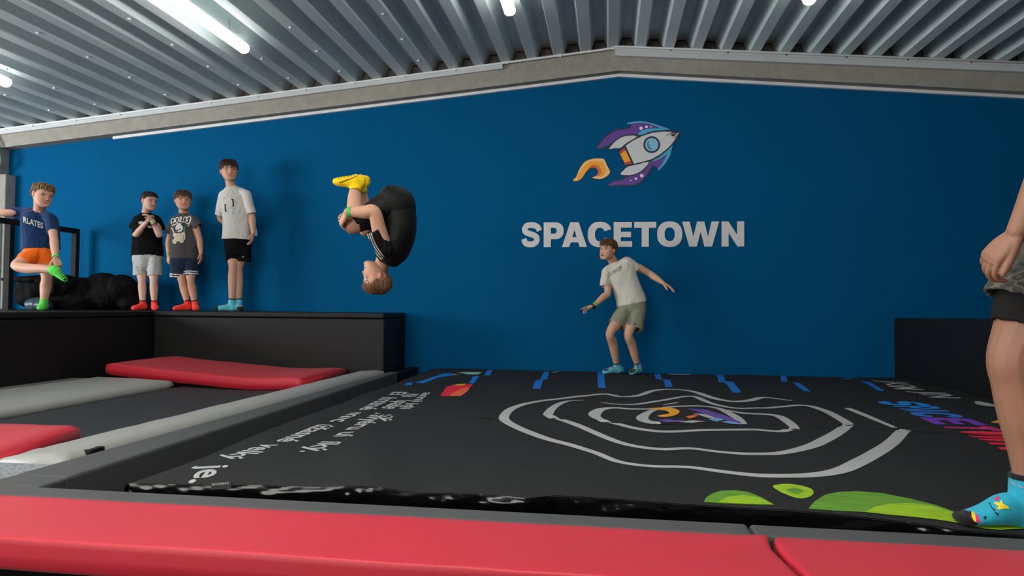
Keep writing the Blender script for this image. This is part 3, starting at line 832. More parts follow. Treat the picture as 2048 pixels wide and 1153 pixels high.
# ================================================================== ORGANIC MODELLING TOOLS
def remesh(V, Fc, vox):
    me = mesh_from('rm', V, Fc)
    bm = bmesh.new(); bm.from_mesh(me); bm.to_mesh(me); bm.free()
    o = bpy.data.objects.new('rm', me); COL.objects.link(o)
    md = o.modifiers.new('r', 'REMESH'); md.mode = 'VOXEL'; md.voxel_size = vox; md.adaptivity = 0.0
    dg = bpy.context.evaluated_depsgraph_get(); dg.update()
    ev = o.evaluated_get(dg); m2 = ev.to_mesh()
    n = len(m2.vertices); arr = np.empty(n * 3, np.float32); m2.vertices.foreach_get('co', arr)
    nl = len(m2.loops); li = np.empty(nl, np.int32); m2.loops.foreach_get('vertex_index', li)
    npy = len(m2.polygons); ls = np.empty(npy, np.int32); lt = np.empty(npy, np.int32)
    m2.polygons.foreach_get('loop_start', ls); m2.polygons.foreach_get('loop_total', lt)
    Fo = [tuple(int(i) for i in li[a:a + b]) for a, b in zip(ls, lt)]
    ev.to_mesh_clear(); bpy.data.objects.remove(o); bpy.data.meshes.remove(me)
    return arr.reshape(-1, 3).astype(np.float64), Fo
def smooth_np(V, Fc, iters, wt=None, lam=0.5, mu=-0.52):
    V = np.array(V, float); n = len(V)
    E = set()
    for f in Fc:
        for a, b in zip(f, f[1:] + f[:1]): E.add((a, b) if a < b else (b, a))
    E = np.array(list(E)); a = np.r_[E[:, 0], E[:, 1]]; b = np.r_[E[:, 1], E[:, 0]]
    deg = np.maximum(np.bincount(a, minlength=n), 1)
    w_ = np.ones(n) if wt is None else np.asarray(wt)
    for k in range(iters):
        for s in (lam, mu):
            D = np.stack([np.bincount(a, weights=V[b, c], minlength=n) / deg - V[:, c] for c in range(3)], 1)
            V = V + D * (s * w_)[:, None]
    return V
def normals_np(V, Fc):
    N = np.zeros_like(V); F4 = np.array([f if len(f) == 4 else (*f, f[-1]) for f in Fc])
    fn = np.cross(V[F4[:, 2]] - V[F4[:, 0]], V[F4[:, 3]] - V[F4[:, 1]])
    for c in range(4): 
        for d in range(3): N[:, d] += np.bincount(F4[:, c], weights=fn[:, d], minlength=len(V))
    return N / np.maximum(np.linalg.norm(N, axis=1, keepdims=True), 1e-12)
class Geo:
    def __init__(s): s.V = []; s.F = []
    def add(s, VF):
        n = len(s.V); s.V += [Vector(v) for v in VF[0]]; s.F += [tuple(i + n for i in f) for f in VF[1]]
def loft(rings, n=20, k=5, cap0='round', cap1='round', th=0.012, deep=0.035, sq=2.0):
    """closed tube through rings (centre, rx, ry, hint for rx axis); caps: round, flat or hem (recessed opening)"""
    R = [(*r[0], r[1], r[2], *(r[3] if len(r) > 3 and r[3] is not None else (0, 0, 0))) for r in rings]
    hinted = len(rings[0]) > 3 and rings[0][3] is not None
    D = crom(R, k) if len(R) > 2 and k > 1 else [R[0]] + [tuple(a + (b - a) * i / 4 for a, b in zip(R[0], R[1])) for i in (1, 2, 3)] + [R[-1]] if len(R) == 2 else R
    C = [Vector(d[:3]) for d in D]; m = len(C)
    T = [(C[min(i + 1, m - 1)] - C[max(i - 1, 0)]).normalized() for i in range(m)]
    fr = []; u = None
    for i in range(m):
        t = T[i]
        if hinted:
            h = Vector(D[i][5:8]); u = (h - t * h.dot(t)).normalized()
        else:
            u = t.orthogonal().normalized() if u is None else (u - t * u.dot(t)).normalized()
        fr.append((C[i], max(D[i][3], 1e-4), max(D[i][4], 1e-4), u, t.cross(u)))
    S = []   # (centre, rx, ry, u, v)
    def dome(f, t, sgn):
        c, rx, ry, u, v = f; h = min(rx, ry) * 0.9; out = []
        for a in (25, 50, 72):
            ca, sa = math.cos(math.radians(a)), math.sin(math.radians(a))
            out.append((c + t * (sgn * h * sa), rx * ca, ry * ca, u, v))
        return out, c + t * (sgn * h)
    def hem(f, t, sgn):
        c, rx, ry, u, v = f
        return [(c, rx - th, ry - th, u, v), (c - t * (sgn * deep * .5), rx - th, ry - th, u, v), (c - t * (sgn * deep), rx - th, ry - th, u, v)], c - t * (sgn * deep)
    pre = []; post = []; tip0 = fr[0][0]; tip1 = fr[-1][0]
    if cap0 == 'round': a, tip0 = dome(fr[0], T[0], -1); pre = a[::-1]
    elif cap0 == 'hem': a, tip0 = hem(fr[0], T[0], -1); pre = a[::-1]
    if cap1 == 'round': post, tip1 = dome(fr[-1], T[-1], 1)
    elif cap1 == 'hem': post, tip1 = hem(fr[-1], T[-1], 1)
    S = pre + fr + post
    V = [tip0]; Fc = []
    for (c, rx, ry, u, v) in S:
        for j in range(n):
            a = 2 * math.pi * j / n; cc, ss = math.cos(a), math.sin(a)
            if sq != 2.0:
                cc = math.copysign(abs(cc) ** (2 / sq), cc); ss = math.copysign(abs(ss) ** (2 / sq), ss)
            V.append(c + u * (rx * cc) + v * (ry * ss))
    V.append(tip1)
    for j in range(n): Fc.append((0, 1 + (j + 1) % n, 1 + j))
    for i in range(len(S) - 1):
        for j in range(n):
            a = 1 + i * n + j; b = 1 + i * n + (j + 1) % n
            Fc.append((a, b, b + n, a + n))
    e = len(V) - 1; o_ = 1 + (len(S) - 1) * n
    for j in range(n): Fc.append((o_ + j, o_ + (j + 1) % n, e))
    return V, Fc
def ellipsoid(c, r, M=None, n=14, m=9):
    V = []; Fc = []
    M = M or Matrix.Identity(3); c = Vector(c)
    V.append(c + M @ Vector((0, 0, r[2])))
    for i in range(1, m):
        p = math.pi * i / m
        for j in range(n):
            a = 2 * math.pi * j / n
            V.append(c + M @ Vector((r[0] * math.sin(p) * math.cos(a), r[1] * math.sin(p) * math.sin(a), r[2] * math.cos(p))))
    V.append(c + M @ Vector((0, 0, -r[2])))
    for j in range(n): Fc.append((0, 1 + j, 1 + (j + 1) % n))
    for i in range(m - 2):
        for j in range(n):
            a = 1 + i * n + j; b = 1 + i * n + (j + 1) % n; Fc.append((a, a + n, b + n, b))
    o_ = 1 + (m - 2) * n
    for j in range(n): Fc.append((o_ + j, len(V) - 1, o_ + (j + 1) % n))
    return V, Fc

# ---- head: horizontal sections, unit head height, x = person's right-hand side, y = forward, z = up
HZ = [-.50, -.47, -.43, -.36, -.28, -.20, -.10, 0.0, .12, .24, .34, .42, .47, .495, .50]
HW = [.055, .150, .208, .268, .306, .328, .346, .358, .368, .357, .317, .246, .165, .07, .01]
HF = [.30, .355, .375, .375, .372, .370, .368, .372, .385, .375, .325, .235, .135, .03, -.04]
HB = [.20, .08, .0, -.09, -.17, -.25, -.345, -.415, -.455, -.45, -.40, -.31, -.22, -.13, -.06]
def hsec(z): return (np.interp(z, HZ, HW), np.interp(z, HZ, HF), np.interp(z, HZ, HB))
def hpoint(z, a, k=1.0, grow=0.0):
    """a = 0 at the face, +90 deg towards the person's right"""
    w_, f, b = hsec(z); cy = (f + b) / 2; ry = (f - b) / 2
    p = 2.25
    s, c = math.sin(a), math.cos(a)
    x = (w_ + grow) * math.copysign(abs(s) ** (2 / p), s); y = cy + (ry + grow) * math.copysign(abs(c) ** (2 / p), c)
    return Vector((x, y, z))
def face_dy(x, z):
    g2 = lambda x0, z0, sx, sz: math.exp(-((x - x0) / sx) ** 2 - ((z - z0) / sz) ** 2)
    d = 0.0
    for s in (-1, 1):
        d -= 0.040 * g2(s * .150, .015, .085, .055)
        d += 0.014 * g2(s * .14, .095, .11, .035)
        d += 0.014 * g2(s * .19, -.13, .09, .08)
        d += 0.022 * g2(s * .048, -.165, .035, .03)
    # nose ridge to tip
    if z < .06:
        t = min(1, max(0, (.05 - z) / .20)); d += (0.010 + 0.066 * t) * math.exp(-(x / (.035 + .022 * t)) ** 2) * (1 if z > -.165 else math.exp(-((z + .165) / .022) ** 2))
    d += 0.013 * g2(0, -.262, .13, .020) + 0.014 * g2(0, -.315, .11, .022) - 0.008 * g2(0, -.288, .11, .010)
    d -= 0.012 * g2(0, -.365, .10, .025); d += 0.016 * g2(0, -.43, .10, .05)
    return d
def head_geo(n=72, m=64):
    zs = [0.5 * math.sin(math.pi * (i / m - .5)) for i in range(1, m)]
    V = [Vector((0, .28, -.505))]; Fc = []
    for z in zs:
        for j in range(n):
            a = 2 * math.pi * j / n; p = hpoint(z, a)
            if math.cos(a) > 0.1: p.y += face_dy(p.x, z) * min(1, (math.cos(a) - .1) / .4)
            V.append(p)
    V.append(Vector((0, -.05, .502)))
    for j in range(n): Fc.append((0, 1 + j, 1 + (j + 1) % n))
    for i in range(len(zs) - 1):
        for j in range(n):
            a = 1 + i * n + j; b = 1 + i * n + (j + 1) % n; Fc.append((a, a + n, b + n, b))
    o_ = 1 + (len(zs) - 1) * n
    for j in range(n): Fc.append((o_ + j, len(V) - 1, o_ + (j + 1) % n))
    return V, Fc
_HEAD = head_geo()
def head_frame(fwd, up):
    f = Vector(fwd).normalized(); u = Vector(up); u = (u - f * u.dot(f)).normalized(); r = f.cross(u)
    return Matrix((r, f, u)).transposed()
def hand_geo(wrist, d, n, L, side, curl=(25, 30, 25), spread=6, thumb=(0.75, 0.6, 0.25), fcurl=None, thick=1.0):
    """palm + five fingers. d: finger direction, n: where the palm faces, side: +1/-1 thumb along +-(d x n)"""
    d = Vector(d).normalized(); n = Vector(n); n = (n - d * n.dot(d)).normalized(); s = d.cross(n) * side
    out = []; w_ = Vector(wrist)
    out.append(loft([(w_ - d * .10 * L, .125 * L, .105 * L, s), (w_ + d * .06 * L, .15 * L, .10 * L, s), (w_ + d * .26 * L, .205 * L, .095 * L * thick, s), (w_ + d * .46 * L, .215 * L, .080 * L * thick, s), (w_ + d * .52 * L, .20 * L, .065 * L, s)], 18, 4, sq=2.4))
    lens = (.44, .49, .46, .36); offs = (.165, .058, -.050, -.155)
    for i in range(4):
        sp = math.radians(spread * (1.5 - i)); c = fcurl[i] if fcurl else curl
        p = w_ + d * (.50 - .02 * abs(i - 1)) * L + s * offs[i] * L
        dd = (d * math.cos(sp) + s * math.sin(sp)).normalized()
        ang = 0.0; R = [(p - dd * .12 * L, .056 * L, .056 * L)]
        r0 = .048 * L * (1, 1.03, 1, .88)[i]
        R.append((p, r0, r0))
        for q, (fr, ca) in enumerate(zip((.42, .32, .26), c)):
            ang += math.radians(ca)
            p = p + (dd * math.cos(ang) + n * math.sin(ang)) * lens[i] * L * fr
            rr = r0 * (.95, .86, .68)[q]; R.append((p, rr, rr))
        out.append(loft(R, 12, 4))
    a, b, c = thumb
    t = (d * a + s * b + n * c).normalized(); p = w_ + d * .10 * L + s * .11 * L
    R = [(p - t * .05 * L, .075 * L, .075 * L), (p + t * .14 * L, .078 * L, .075 * L), (p + t * .28 * L, .060 * L, .060 * L)]
    t2 = (t * .8 + d * .45 + n * .1).normalized(); R.append((p + t * .28 * L + t2 * .13 * L, .056 * L, .054 * L)); R.append((p + t * .28 * L + t2 * .25 * L, .042 * L, .04 * L))
    out.append(loft(R, 12, 4))
    return out
def wrinkle(V, N, Fc, amp, sc, seed, stretch=(1, 1, .45)):
    out = V.copy()
    for i in range(len(V)):
        v = V[i]; q = Vector((v[0] * sc * stretch[0] + seed, v[1] * sc * stretch[1], v[2] * sc * stretch[2]))
        d = noise.noise(q) + 0.5 * (0.6 - 2 * abs(noise.noise(q * 1.9)))
        out[i] = v + N[i] * (amp * d)
    return out
def cloth(name, geo, vox, m, root, color, seed=0.0, amp=0.004, sc=16.0, iters=5, paint=None, stretch=(1, 1, .45), under=None):
    V, Fc = remesh(geo.V, geo.F, vox)
    V = smooth_np(V, Fc, iters)
    if amp: V = wrinkle(V, normals_np(V, Fc), Fc, amp, sc, seed, stretch)
    for R in (under or []): V = tuck(V, R, inn=.007, reach=.05, skip0=.008, skip1=.03)
    C = np.tile(np.array(color, float), (len(V), 1))
    if paint is not None: paint(V, C)
    o = obj(name, V, Fc, m, root, smooth=True, colors=C)
    return o
def bvh_of(o):
    M = Matrix.Translation(wloc(o))
    return BVHTree.FromPolygons([M @ v.co for v in o.data.vertices], [tuple(p.vertices) for p in o.data.polygons])
def decal(name, target_bvh, meshes, px2, m, root, lift=0.003, maxlen=2.0, label=None):
    """flat print laid onto a surface: 2-D picture-plane outline dropped along the view ray onto the garment"""
    V, Fc = merge(*[subdiv2(v, f, maxlen) for v, f in meshes])
    out = []; ok = []
    for (x, y) in V:
        d = ray(*px2(x, y)).normalized()
        h = target_bvh.ray_cast(CAM, d)
        if h[0] is None: out.append(Vector((0, 0, 0))); ok.append(False)
        else: out.append(h[0] - d * lift); ok.append(True)
    Fc = [f for f in Fc if all(ok[i] for i in f)]
    used = sorted({i for f in Fc for i in f}); mp = {i: k for k, i in enumerate(used)}
    o = obj(name, [out[i] for i in used], [tuple(mp[i] for i in f) for f in Fc], m, root, smooth=True)
    if label: o['label'] = label
    return o
def hair_mesh(root, HM, hc, h, color, line, thick, seed, clumps=260, length=.16, name='hair', lift=0.012, wid=(.009, .019), comb=(0, .6), color2=None):
    """cap of hair with combed locks. line(a) = hairline height at angle a; thick(z, a) = thickness"""
    rg = random.Random(seed); n = 56; m = 22; V = []; Fc = []; Cc = []
    T = lambda p: hc + HM @ (p * h)
    def shell(t, a, extra=0.0):
        zl = line(a); z = .5 + (zl - .5) * t
        z = .5 - (0.5 - zl) * (t ** 1.6 if t < 1 else 1)
        th = thick(z, a) * min(1, (1 - t) * 6 + .25)
        p = hpoint(max(z, -.5), a, grow=th + extra)
        p.z += th * max(0, (z - .2) / .3) ** .5 * 1.0
        return p
    V.append(T(shell(0.0, 0) + Vector((0, 0, 0)))); 
    for i in range(1, m + 1):
        for j in range(n):
            a = 2 * math.pi * j / n; p = shell(i / m, a)
            q = p * 9 + Vector((seed, 0, 0)); p = p * (1 + 0.035 * noise.noise(q) + 0.02 * noise.noise(q * 2.7))
            V.append(T(p))
    for j in range(n):   # tuck the rim under
        a = 2 * math.pi * j / n; p = hpoint(max(line(a), -.5), a, grow=-.04); V.append(T(p))
    for j in range(n): Fc.append((0, 1 + j, 1 + (j + 1) % n))
    for i in range(m):
        for j in range(n):
            a = 1 + i * n + j; b = 1 + i * n + (j + 1) % n; Fc.append((a, a + n, b + n, b))
    Cc = [color] * len(V); c2 = color2 or tuple(1.25 * x for x in color)
    for _ in range(int(clumps * 2.6)):
        a = rg.uniform(0, 2 * math.pi); t = rg.uniform(.05, .93) ** .7
        p = shell(t, a, .005); 
        q = shell(min(1.03, t + .12), a, 0.0)
        dn = (q - p); dn = dn.normalized() if dn.length > 1e-6 else Vector((0, 1, 0))
        dirv = (dn + Vector((comb[0] + rg.uniform(-.22, .22), comb[1], 0)) * (0.5 if p.z > .2 else .15)).normalized()
        nrm = Vector((p.x, p.y, p.z - .05)).normalized()
        L = length * rg.uniform(.6, 1.2) * (1 if p.z > .15 else .45)
        side = dirv.cross(nrm).normalized(); wd = rg.uniform(*wid)
        pts = [(p, wd), (p + dirv * L * .5 + nrm * lift * rg.uniform(.5, 1.2), wd * .9), (p + dirv * L + nrm * lift * rg.uniform(-.3, 1.0), wd * .15)]
        b0 = len(V); cc = [color[k] + (c2[k] - color[k]) * rg.random() for k in range(3)]
        for (pp, ww) in pts:
            V += [T(pp - side * ww), T(pp + nrm * ww * .7), T(pp + side * ww), T(pp - nrm * ww * .5)]
            Cc += [cc] * 4
        for r_ in range(2):
            for k in range(4):
                x0 = b0 + r_ * 4 + k; x1 = b0 + r_ * 4 + (k + 1) % 4; Fc.append((x0, x1, x1 + 4, x0 + 4))
        Fc.append((b0 + 8, b0 + 9, b0 + 10, b0 + 11))
    return obj(name, V, Fc, M_HAIR, root, smooth=True, colors=np.array(Cc))
M_EYEW = mat('eye_white', (0.42, 0.39, 0.37), 0.3); M_IRIS = mat('eye_iris', (0.06, 0.045, 0.03), 0.2); M_LASH = mat('lash_brown', (0.035, 0.022, 0.015), 0.6)
M_MOUTH = mat('mouth_dark', (0.10, 0.02, 0.02), 0.5); M_TEETH = mat('teeth', (0.62, 0.58, 0.50), 0.3)
def face_parts(root, HM, hc, h, brow, gaze=0.0, squint=1.0, browcol=None):
    T = lambda p: hc + HM @ (Vector(p) * h)
    for s in (-1, 1):
        y = .318
        V, Fc = ellipsoid(T((s * .150, y - .022, .008)), (.058 * h, .040 * h, .028 * h * squint), HM, 14, 9)
        k = len(Fc); V2, F2 = ellipsoid(T((s * .150 + gaze, y + .004, .006)), (.030 * h, .020 * h, .027 * h * squint), HM, 12, 8)
        o = obj('eye', V + V2, Fc + [tuple(i + len(V) for i in f) for f in F2], [M_EYEW, M_IRIS], root, smooth=True, mids=[0] * k + [1] * len(F2))
        pts = [T((s * (.150 + dx), y + .012 - abs(dx) * .45, .008 + (.030 - 5.0 * dx * dx) * squint)) for dx in (-.07, -.035, 0, .035, .07)]
        G().tube(crom(pts, 3), [.004 * h] + [.009 * h] * (len(crom(pts, 3)) - 2) + [.004 * h], 6).obj('eyelid', M_LASH, root, smooth=True)
        pts = [T((s * (.150 + dx), .372 - abs(dx + s * 0) * .35 - (.035 if dx > .05 else 0), .105 - 2.6 * (dx - .01) ** 2)) for dx in (-.085, -.04, 0, .045, .09)]
        c = crom(pts, 3)
        G().tube(c, [.006 * h] + [.013 * h] * (len(c) - 2) + [.005 * h], 6).obj('eyebrow', brow, root, smooth=True)
def skin_paint(HM, hc, h, base, mouth='closed'):
    MI = HM.inverted()
    def fn(V, C):
        b = np.array(base); C[:] = b
        loc = ((V - np.array(hc)) @ np.array(MI).T) / h
        r = np.linalg.norm(loc, axis=1) < .75
        x, y, z = loc[:, 0], loc[:, 1], loc[:, 2]
        front = (y > .22) & r
        def blend(wt, col):
            C[:] = C * (1 - wt[:, None]) + np.array(col) * wt[:, None]
        g = lambda x0, z0, sx, sz: np.exp(-((x - x0) / sx) ** 2 - ((z - z0) / sz) ** 2) * front
        blend(np.clip(.55 * (g(.2, -.14, .10, .09) + g(-.2, -.14, .10, .09)), 0, 1), b * np.array([1.02, .70, .66]))
        lip = np.clip(1.6 * (g(0, -.264, .125, .017) + g(0, -.311, .105, .019)), 0, 1); blend(lip * .75, b * np.array([.80, .46, .46]))
        blend(np.clip(1.3 * g(0, -.288, .125, .007), 0, 1), b * np.array([.45, .22, .20]))
        blend(np.clip(.8 * (g(.035, -.195, .016, .012) + g(-.035, -.195, .016, .012)), 0, 1), b * .35)
        blend(np.clip(.35 * (g(.15, -.03, .07, .03) + g(-.15, -.03, .07, .03)), 0, 1), b * np.array([.78, .62, .60]))
        ears = r & (np.abs(x) > .33) & (z < .12) & (z > -.2); C[ears] = C[ears] * np.array([1.0, .82, .80])
    return fn
FIGS = []
def tuck(V, rings, inn=.009, reach=.022, skip0=.012, skip1=.012, mask=None):
    """draw the vertices that would poke through a garment back under it"""
    hint = len(rings[0]) > 3 and rings[0][3] is not None
    R = [(*r[0], r[1], r[2], *(r[3] if hint else (0, 0, 0))) for r in rings]
    if len(R) == 2: R = [R[0], tuple((a + b_) / 2 for a, b_ in zip(*R)), R[1]]
    D = np.array(crom(R, 10)); C = D[:, :3]; m = len(C)
    T = np.gradient(C, axis=0); T /= np.linalg.norm(T, axis=1, keepdims=True)
    if hint: U = D[:, 5:8]
    else: U = np.tile(np.array(Vector(T[0]).orthogonal()), (m, 1))
    U = U - T * (U * T).sum(1, keepdims=True); U /= np.linalg.norm(U, axis=1, keepdims=True)
    W_ = np.cross(T, U); S = np.r_[0, np.cumsum(np.linalg.norm(np.diff(C, axis=0), axis=1))]
    lo = C.min(0) - D[:, 3:5].max() - .05; hi = C.max(0) + D[:, 3:5].max() + .05
    ok = ((V > lo) & (V < hi)).all(1)
    if mask is not None: ok &= mask
    idx = np.nonzero(ok)[0]
    for a in range(0, len(idx), 20000):
        I = idx[a:a + 20000]; P = V[I]
        k = np.argmin(((P[:, None, :] - C[None]) ** 2).sum(2), axis=1)
        d = P - C[k]; along = S[k] + (d * T[k]).sum(1)
        x = (d * U[k]).sum(1); y = (d * W_[k]).sum(1); q = np.sqrt((x / D[k, 3]) ** 2 + (y / D[k, 4]) ** 2)
        r = np.hypot(x, y) / np.maximum(q, 1e-6); lim = 1 - inn / np.maximum(r, .02)
        sel = (along > skip0) & (along < S[-1] - skip1) & (q > lim) & ((q - 1) * r < reach)
        sc = np.where(sel, lim / np.maximum(q, 1e-6), 1.0)
        V[I] = C[k] + T[k] * (d * T[k]).sum(1)[:, None] + U[k] * (x * sc)[:, None] + W_[k] * (y * sc)[:, None]
    return V
class Fig:
    """one person: collects the body volume, then builds it as one skin"""
    def __init__(s, name, base, Y, label, skin=(.56, .30, .205), group=None):
        s.Y = Y; s.root = empty('person', base, label, 'person', group); s.g = Geo(); s.skin = skin; s.keep = []; s.k = 1.0; s.tucks = []; s.tor = []; FIGS.append(s)
    def P(s, x, y, dy=0.0): return aty(x, y, s.Y + dy)
    def head(s, x, y, dy, h, fwd, up, neck, nr=.235):
        s.hc = s.P(x, y, dy); s.h = h; s.HM = head_frame(fwd, up)
        T = lambda p: s.hc + s.HM @ (Vector(p) * h)
        s.g.add(([T(v) for v in _HEAD[0]], _HEAD[1]))
        for sg_ in (-1, 1):   # ears
            Me = s.HM @ Matrix.Rotation(math.radians(-sg_ * 22), 3, 'Z') @ Matrix.Rotation(math.radians(-10), 3, 'X')
            s.g.add(ellipsoid(T((sg_ * .375, -.045, -.03)), (.028 * h, .062 * h, .105 * h), Me, 12, 8))
            s.g.add(ellipsoid(T((sg_ * .352, -.01, -.06)), (.03 * h, .045 * h, .06 * h), Me, 10, 8))
        nb = Vector(neck); s.neck = nb
        top = T((0, -.10, -.22))
        s.g.add(loft([(nb - (top - nb) * .25, nr * 1.18 * h, nr * 1.1 * h), (nb, nr * 1.08 * h, nr * 1.0 * h), (nb + (top - nb) * .5, nr * .96 * h, nr * .96 * h), (top, nr * h, nr * 1.02 * h)], 18, 4))
        s.keep.append((s.hc, h * .62, .10))
    def limb(s, rings): s.g.add(loft(rings, 16, 5))
    def hand(s, *a, **k):
        for q in hand_geo(*a, **k): s.g.add(q)
        s.keep.append((Vector(a[0]) + Vector(a[1]).normalized() * a[3] * .5, a[3] * .75, .12))
    def build(s, vox, iters=14):
        V, Fc = remesh(s.g.V, s.g.F, vox)
        wt = np.ones(len(V))
        for c, r, m_ in s.keep:
            d = np.linalg.norm(V - np.array(c), axis=1); wt = np.minimum(wt, m_ + (1 - m_) * np.clip((d - r) / (r * .5), 0, 1))
        V = smooth_np(V, Fc, iters, wt)
        C = np.zeros((len(V), 3)); 
        if hasattr(s, 'hc'): skin_paint(s.HM, s.hc, s.h, s.skin)(V, C)
        else: C[:] = s.skin
        s.BV, s.BF, s.BC = V, Fc, C
    def finish(s):
        V = s.BV; mask = np.ones(len(V), bool)
        for c, r, m_ in s.keep: mask &= np.linalg.norm(V - np.array(c), axis=1) > r * .95
        for R, k0, k1 in s.tucks: V = tuck(V, R, skip0=k0, skip1=k1, mask=mask)
        s.body = obj('body', V, s.BF, M_SKIN, s.root, smooth=True, colors=s.BC)
def foot_geo(ank, toe, zg, L, wd, ht=0.055, up=Vector((0, 0, 1)), shin=None, cuff=.05, ra=.034, tk=1.0, ik=1.0):
    """sock-shaped foot: sole on the plane through the ground; ank is the ankle joint"""
    ank = Vector(ank); d = Vector(toe) - ank; d = (d - up * d.dot(up)).normalized(); s = up.cross(d)
    base = ank - up * (ank.dot(up) - zg) if zg is not None else ank - up * ht
    h0 = (ank - base).dot(up)
    q = lambda f, zz: base + d * (f * L) + up * zz
    out = [loft([(q(-.24, .030), wd * .30, .026, s), (q(-.16, .040), wd * .36, .040, s), (q(0, .045), wd * .38, .045, s), (q(.22, .036 * ik), wd * .42, .036 * ik, s),
                 (q(.42, .030), wd * .50, .030, s), (q(.60, .026 * tk), wd * .50, .026 * tk, s), (q(.70, .022 * tk), wd * .42, .021 * tk, s)], 18, 4, sq=2.3)]
    sh = (Vector(shin) - ank).normalized() if shin is not None else up
    out.append(loft([(q(-.03, .03), ra * 1.15, ra * 1.25, s), (ank, ra * 1.12, ra * 1.15, s), (ank + sh * cuff * .6, ra * 1.08, ra * 1.08, s), (ank + sh * cuff, ra * 1.1, ra * 1.1, s)], 18, 4, cap1='flat'))
    return out, base, d, s
def band_at(name, a, b, r, wd, m, root, label=None, n=20):
    a = Vector(a); t = (Vector(b) - a).normalized(); u = t.orthogonal().normalized(); v = t.cross(u); V = []; Fc = []
    for (o_, rr) in ((-wd / 2, r), (wd / 2, r), (wd / 2, r + .0035), (-wd / 2, r + .0035)):
        for k in range(n):
            g_ = 2 * math.pi * k / n; V.append(a + t * o_ + (u * math.cos(g_) + v * math.sin(g_)) * rr)
    for i in range(4):
        for k in range(n):
            Fc.append((i * n + k, i * n + (k + 1) % n, ((i + 1) % 4) * n + (k + 1) % n, ((i + 1) % 4) * n + k))
    o = obj(name, V, Fc, m, root, smooth=False)
    if label: o['label'] = label
    return o
# ================================================================== GUARD RAIL AND TARP HEAP
r = empty('guard_rail', (-6.13, 6.0, PZ), 'black steel guard rail on the left platform behind the boy in orange shorts', 'rail')
G().box(-6.165, -6.10, 3.6, 7.00, 1.462, 1.517).obj('top_bar', M_BLKMETAL, r, bevel=0.006)
for y in (6.08, 6.945, 4.6):
    G().box(-6.165, -6.10, y, y + 0.055, PZ, 1.463).obj('post', M_BLKMETAL, r, bevel=0.005)
    G().box(-6.185, -6.08, y - 0.02, y + 0.075, PZ + 0.001, PZ + 0.009).obj('base_plate', M_BLKMETAL, r)
def heap(name, blobs, m, label, seed, parent=None, vox=0.018):
    V = []; Fc = []
    for (c, rad) in blobs:
        bm = bmesh.new(); bmesh.ops.create_icosphere(bm, subdivisions=3, radius=1)
        n = len(V); V += [Vector((v.co.x * rad[0] + c[0], v.co.y * rad[1] + c[1], v.co.z * rad[2] + c[2])) for v in bm.verts]
        bm.verts.index_update(); Fc += [tuple(v.index + n for v in f.verts) for f in bm.faces]; bm.free()
    V, Fc = remesh(V, Fc, vox)
    V = smooth_np(V, Fc, 6)
    me = mesh_from('t', V, Fc); N = [v.normal.copy() for v in me.vertices]; bpy.data.meshes.remove(me)
    out = []
    for v, nn in zip(V, N):
        v = Vector(v)
        d = 0.030 * fbm((v.x * 4 + seed, v.y * 4, v.z * 6), 2) + 0.015 * (0.5 - abs(noise.noise(Vector((v.x * 8, v.y * 8 + seed, v.z * 5)))) * 2.2) + 0.004 * (0.5 - abs(noise.noise(Vector((v.x * 19, v.y * 19 + seed, v.z * 11)))) * 2)
        v = v + nn * d
        if v.z < PZ + 0.002: v.z = PZ + 0.002
        out.append(v)
    return obj(name, out, Fc, m, parent, smooth=True, loc=None if parent else (blobs[0][0][0], blobs[0][0][1], PZ))
tp = heap('tarp_heap', [((-5.80, 6.66, .70), (.27, .28, .24)), ((-5.52, 6.74, .76), (.26, .24, .22)), ((-5.36, 6.76, .80), (.17, .20, .18)), ((-5.27, 6.80, .66), (.12, .18, .12)),
               ((-5.86, 6.42, .84), (.20, .17, .12)), ((-6.16, 6.52, .76), (.24, .22, .17)), ((-6.22, 6.42, .905), (.30, .13, .035))], M_TARP, 'x', 3.0, vox=.014)
tag(tp, 'heap of crumpled black tarpaulin on the left platform against the blue wall', 'tarpaulin')
tp2 = heap('shiny_fold', [((-5.93, 6.26, .63), (.12, .11, .085)), ((-5.84, 6.24, .62), (.10, .09, .06))], M_TARP2, 'x', 9.0, parent=tp, vox=.012)
tp2['label'] = 'slate blue shiny fold at the left foot of the heap'

# ================================================================== WALL SIGN AND ROCKET
def wall_map(P2px, lift):
    def fn(u, v, h):
        x, y = P2px(u, v)
        p = aty(x, y, WY); return p + Vector((0, -(lift + h), 0))
    return fn
M_SIGN = flat('sign_white', (205, 203, 200), 0.55, 1.0)
sg = empty('wall_lettering', (0.23, WY, 1.28), 'large white block lettering SPACETOWN on the blue wall', 'sign')
LX = [(1042.7, 1084.0), (1087.6, 1127.5), (1124.0, 1174.0), (1175.5, 1222.7), (1227.5, 1264.2), (1268.5, 1312.5), (1314.2, 1364.5), (1364.2, 1438.2), (1443.0, 1488.2)]
for ch, (xa, xb) in zip('SPACETOWN', LX):
    gv, gf, adv = glyph(ch)
    us = [v[0] for v in gv]; u0, u1 = min(us), max(us)
    def px(u, v, xa=xa, xb=xb, u0=u0, u1=u1):
        x = xa + (xb - xa) * (u - u0) / (u1 - u0)
        top = 445.4 - (x - 1088) * 2.2 / 400; bot = 494.8 - (x - 1088) * 1.6 / 400
        return x, bot + (top - bot) * v
    V, Fc = slab(gv, gf, wall_map(px, 0.001), 0.006)
    obj('letter', V, Fc, M_SIGN, sg)
rk = empty('rocket_emblem', (0.17, WY, 2.27), 'purple and white rocket emblem with an orange flame on the blue wall', 'sign')
ZR = lambda u, v: (u / 6.407 + 1120, v / 6.407 + 220)
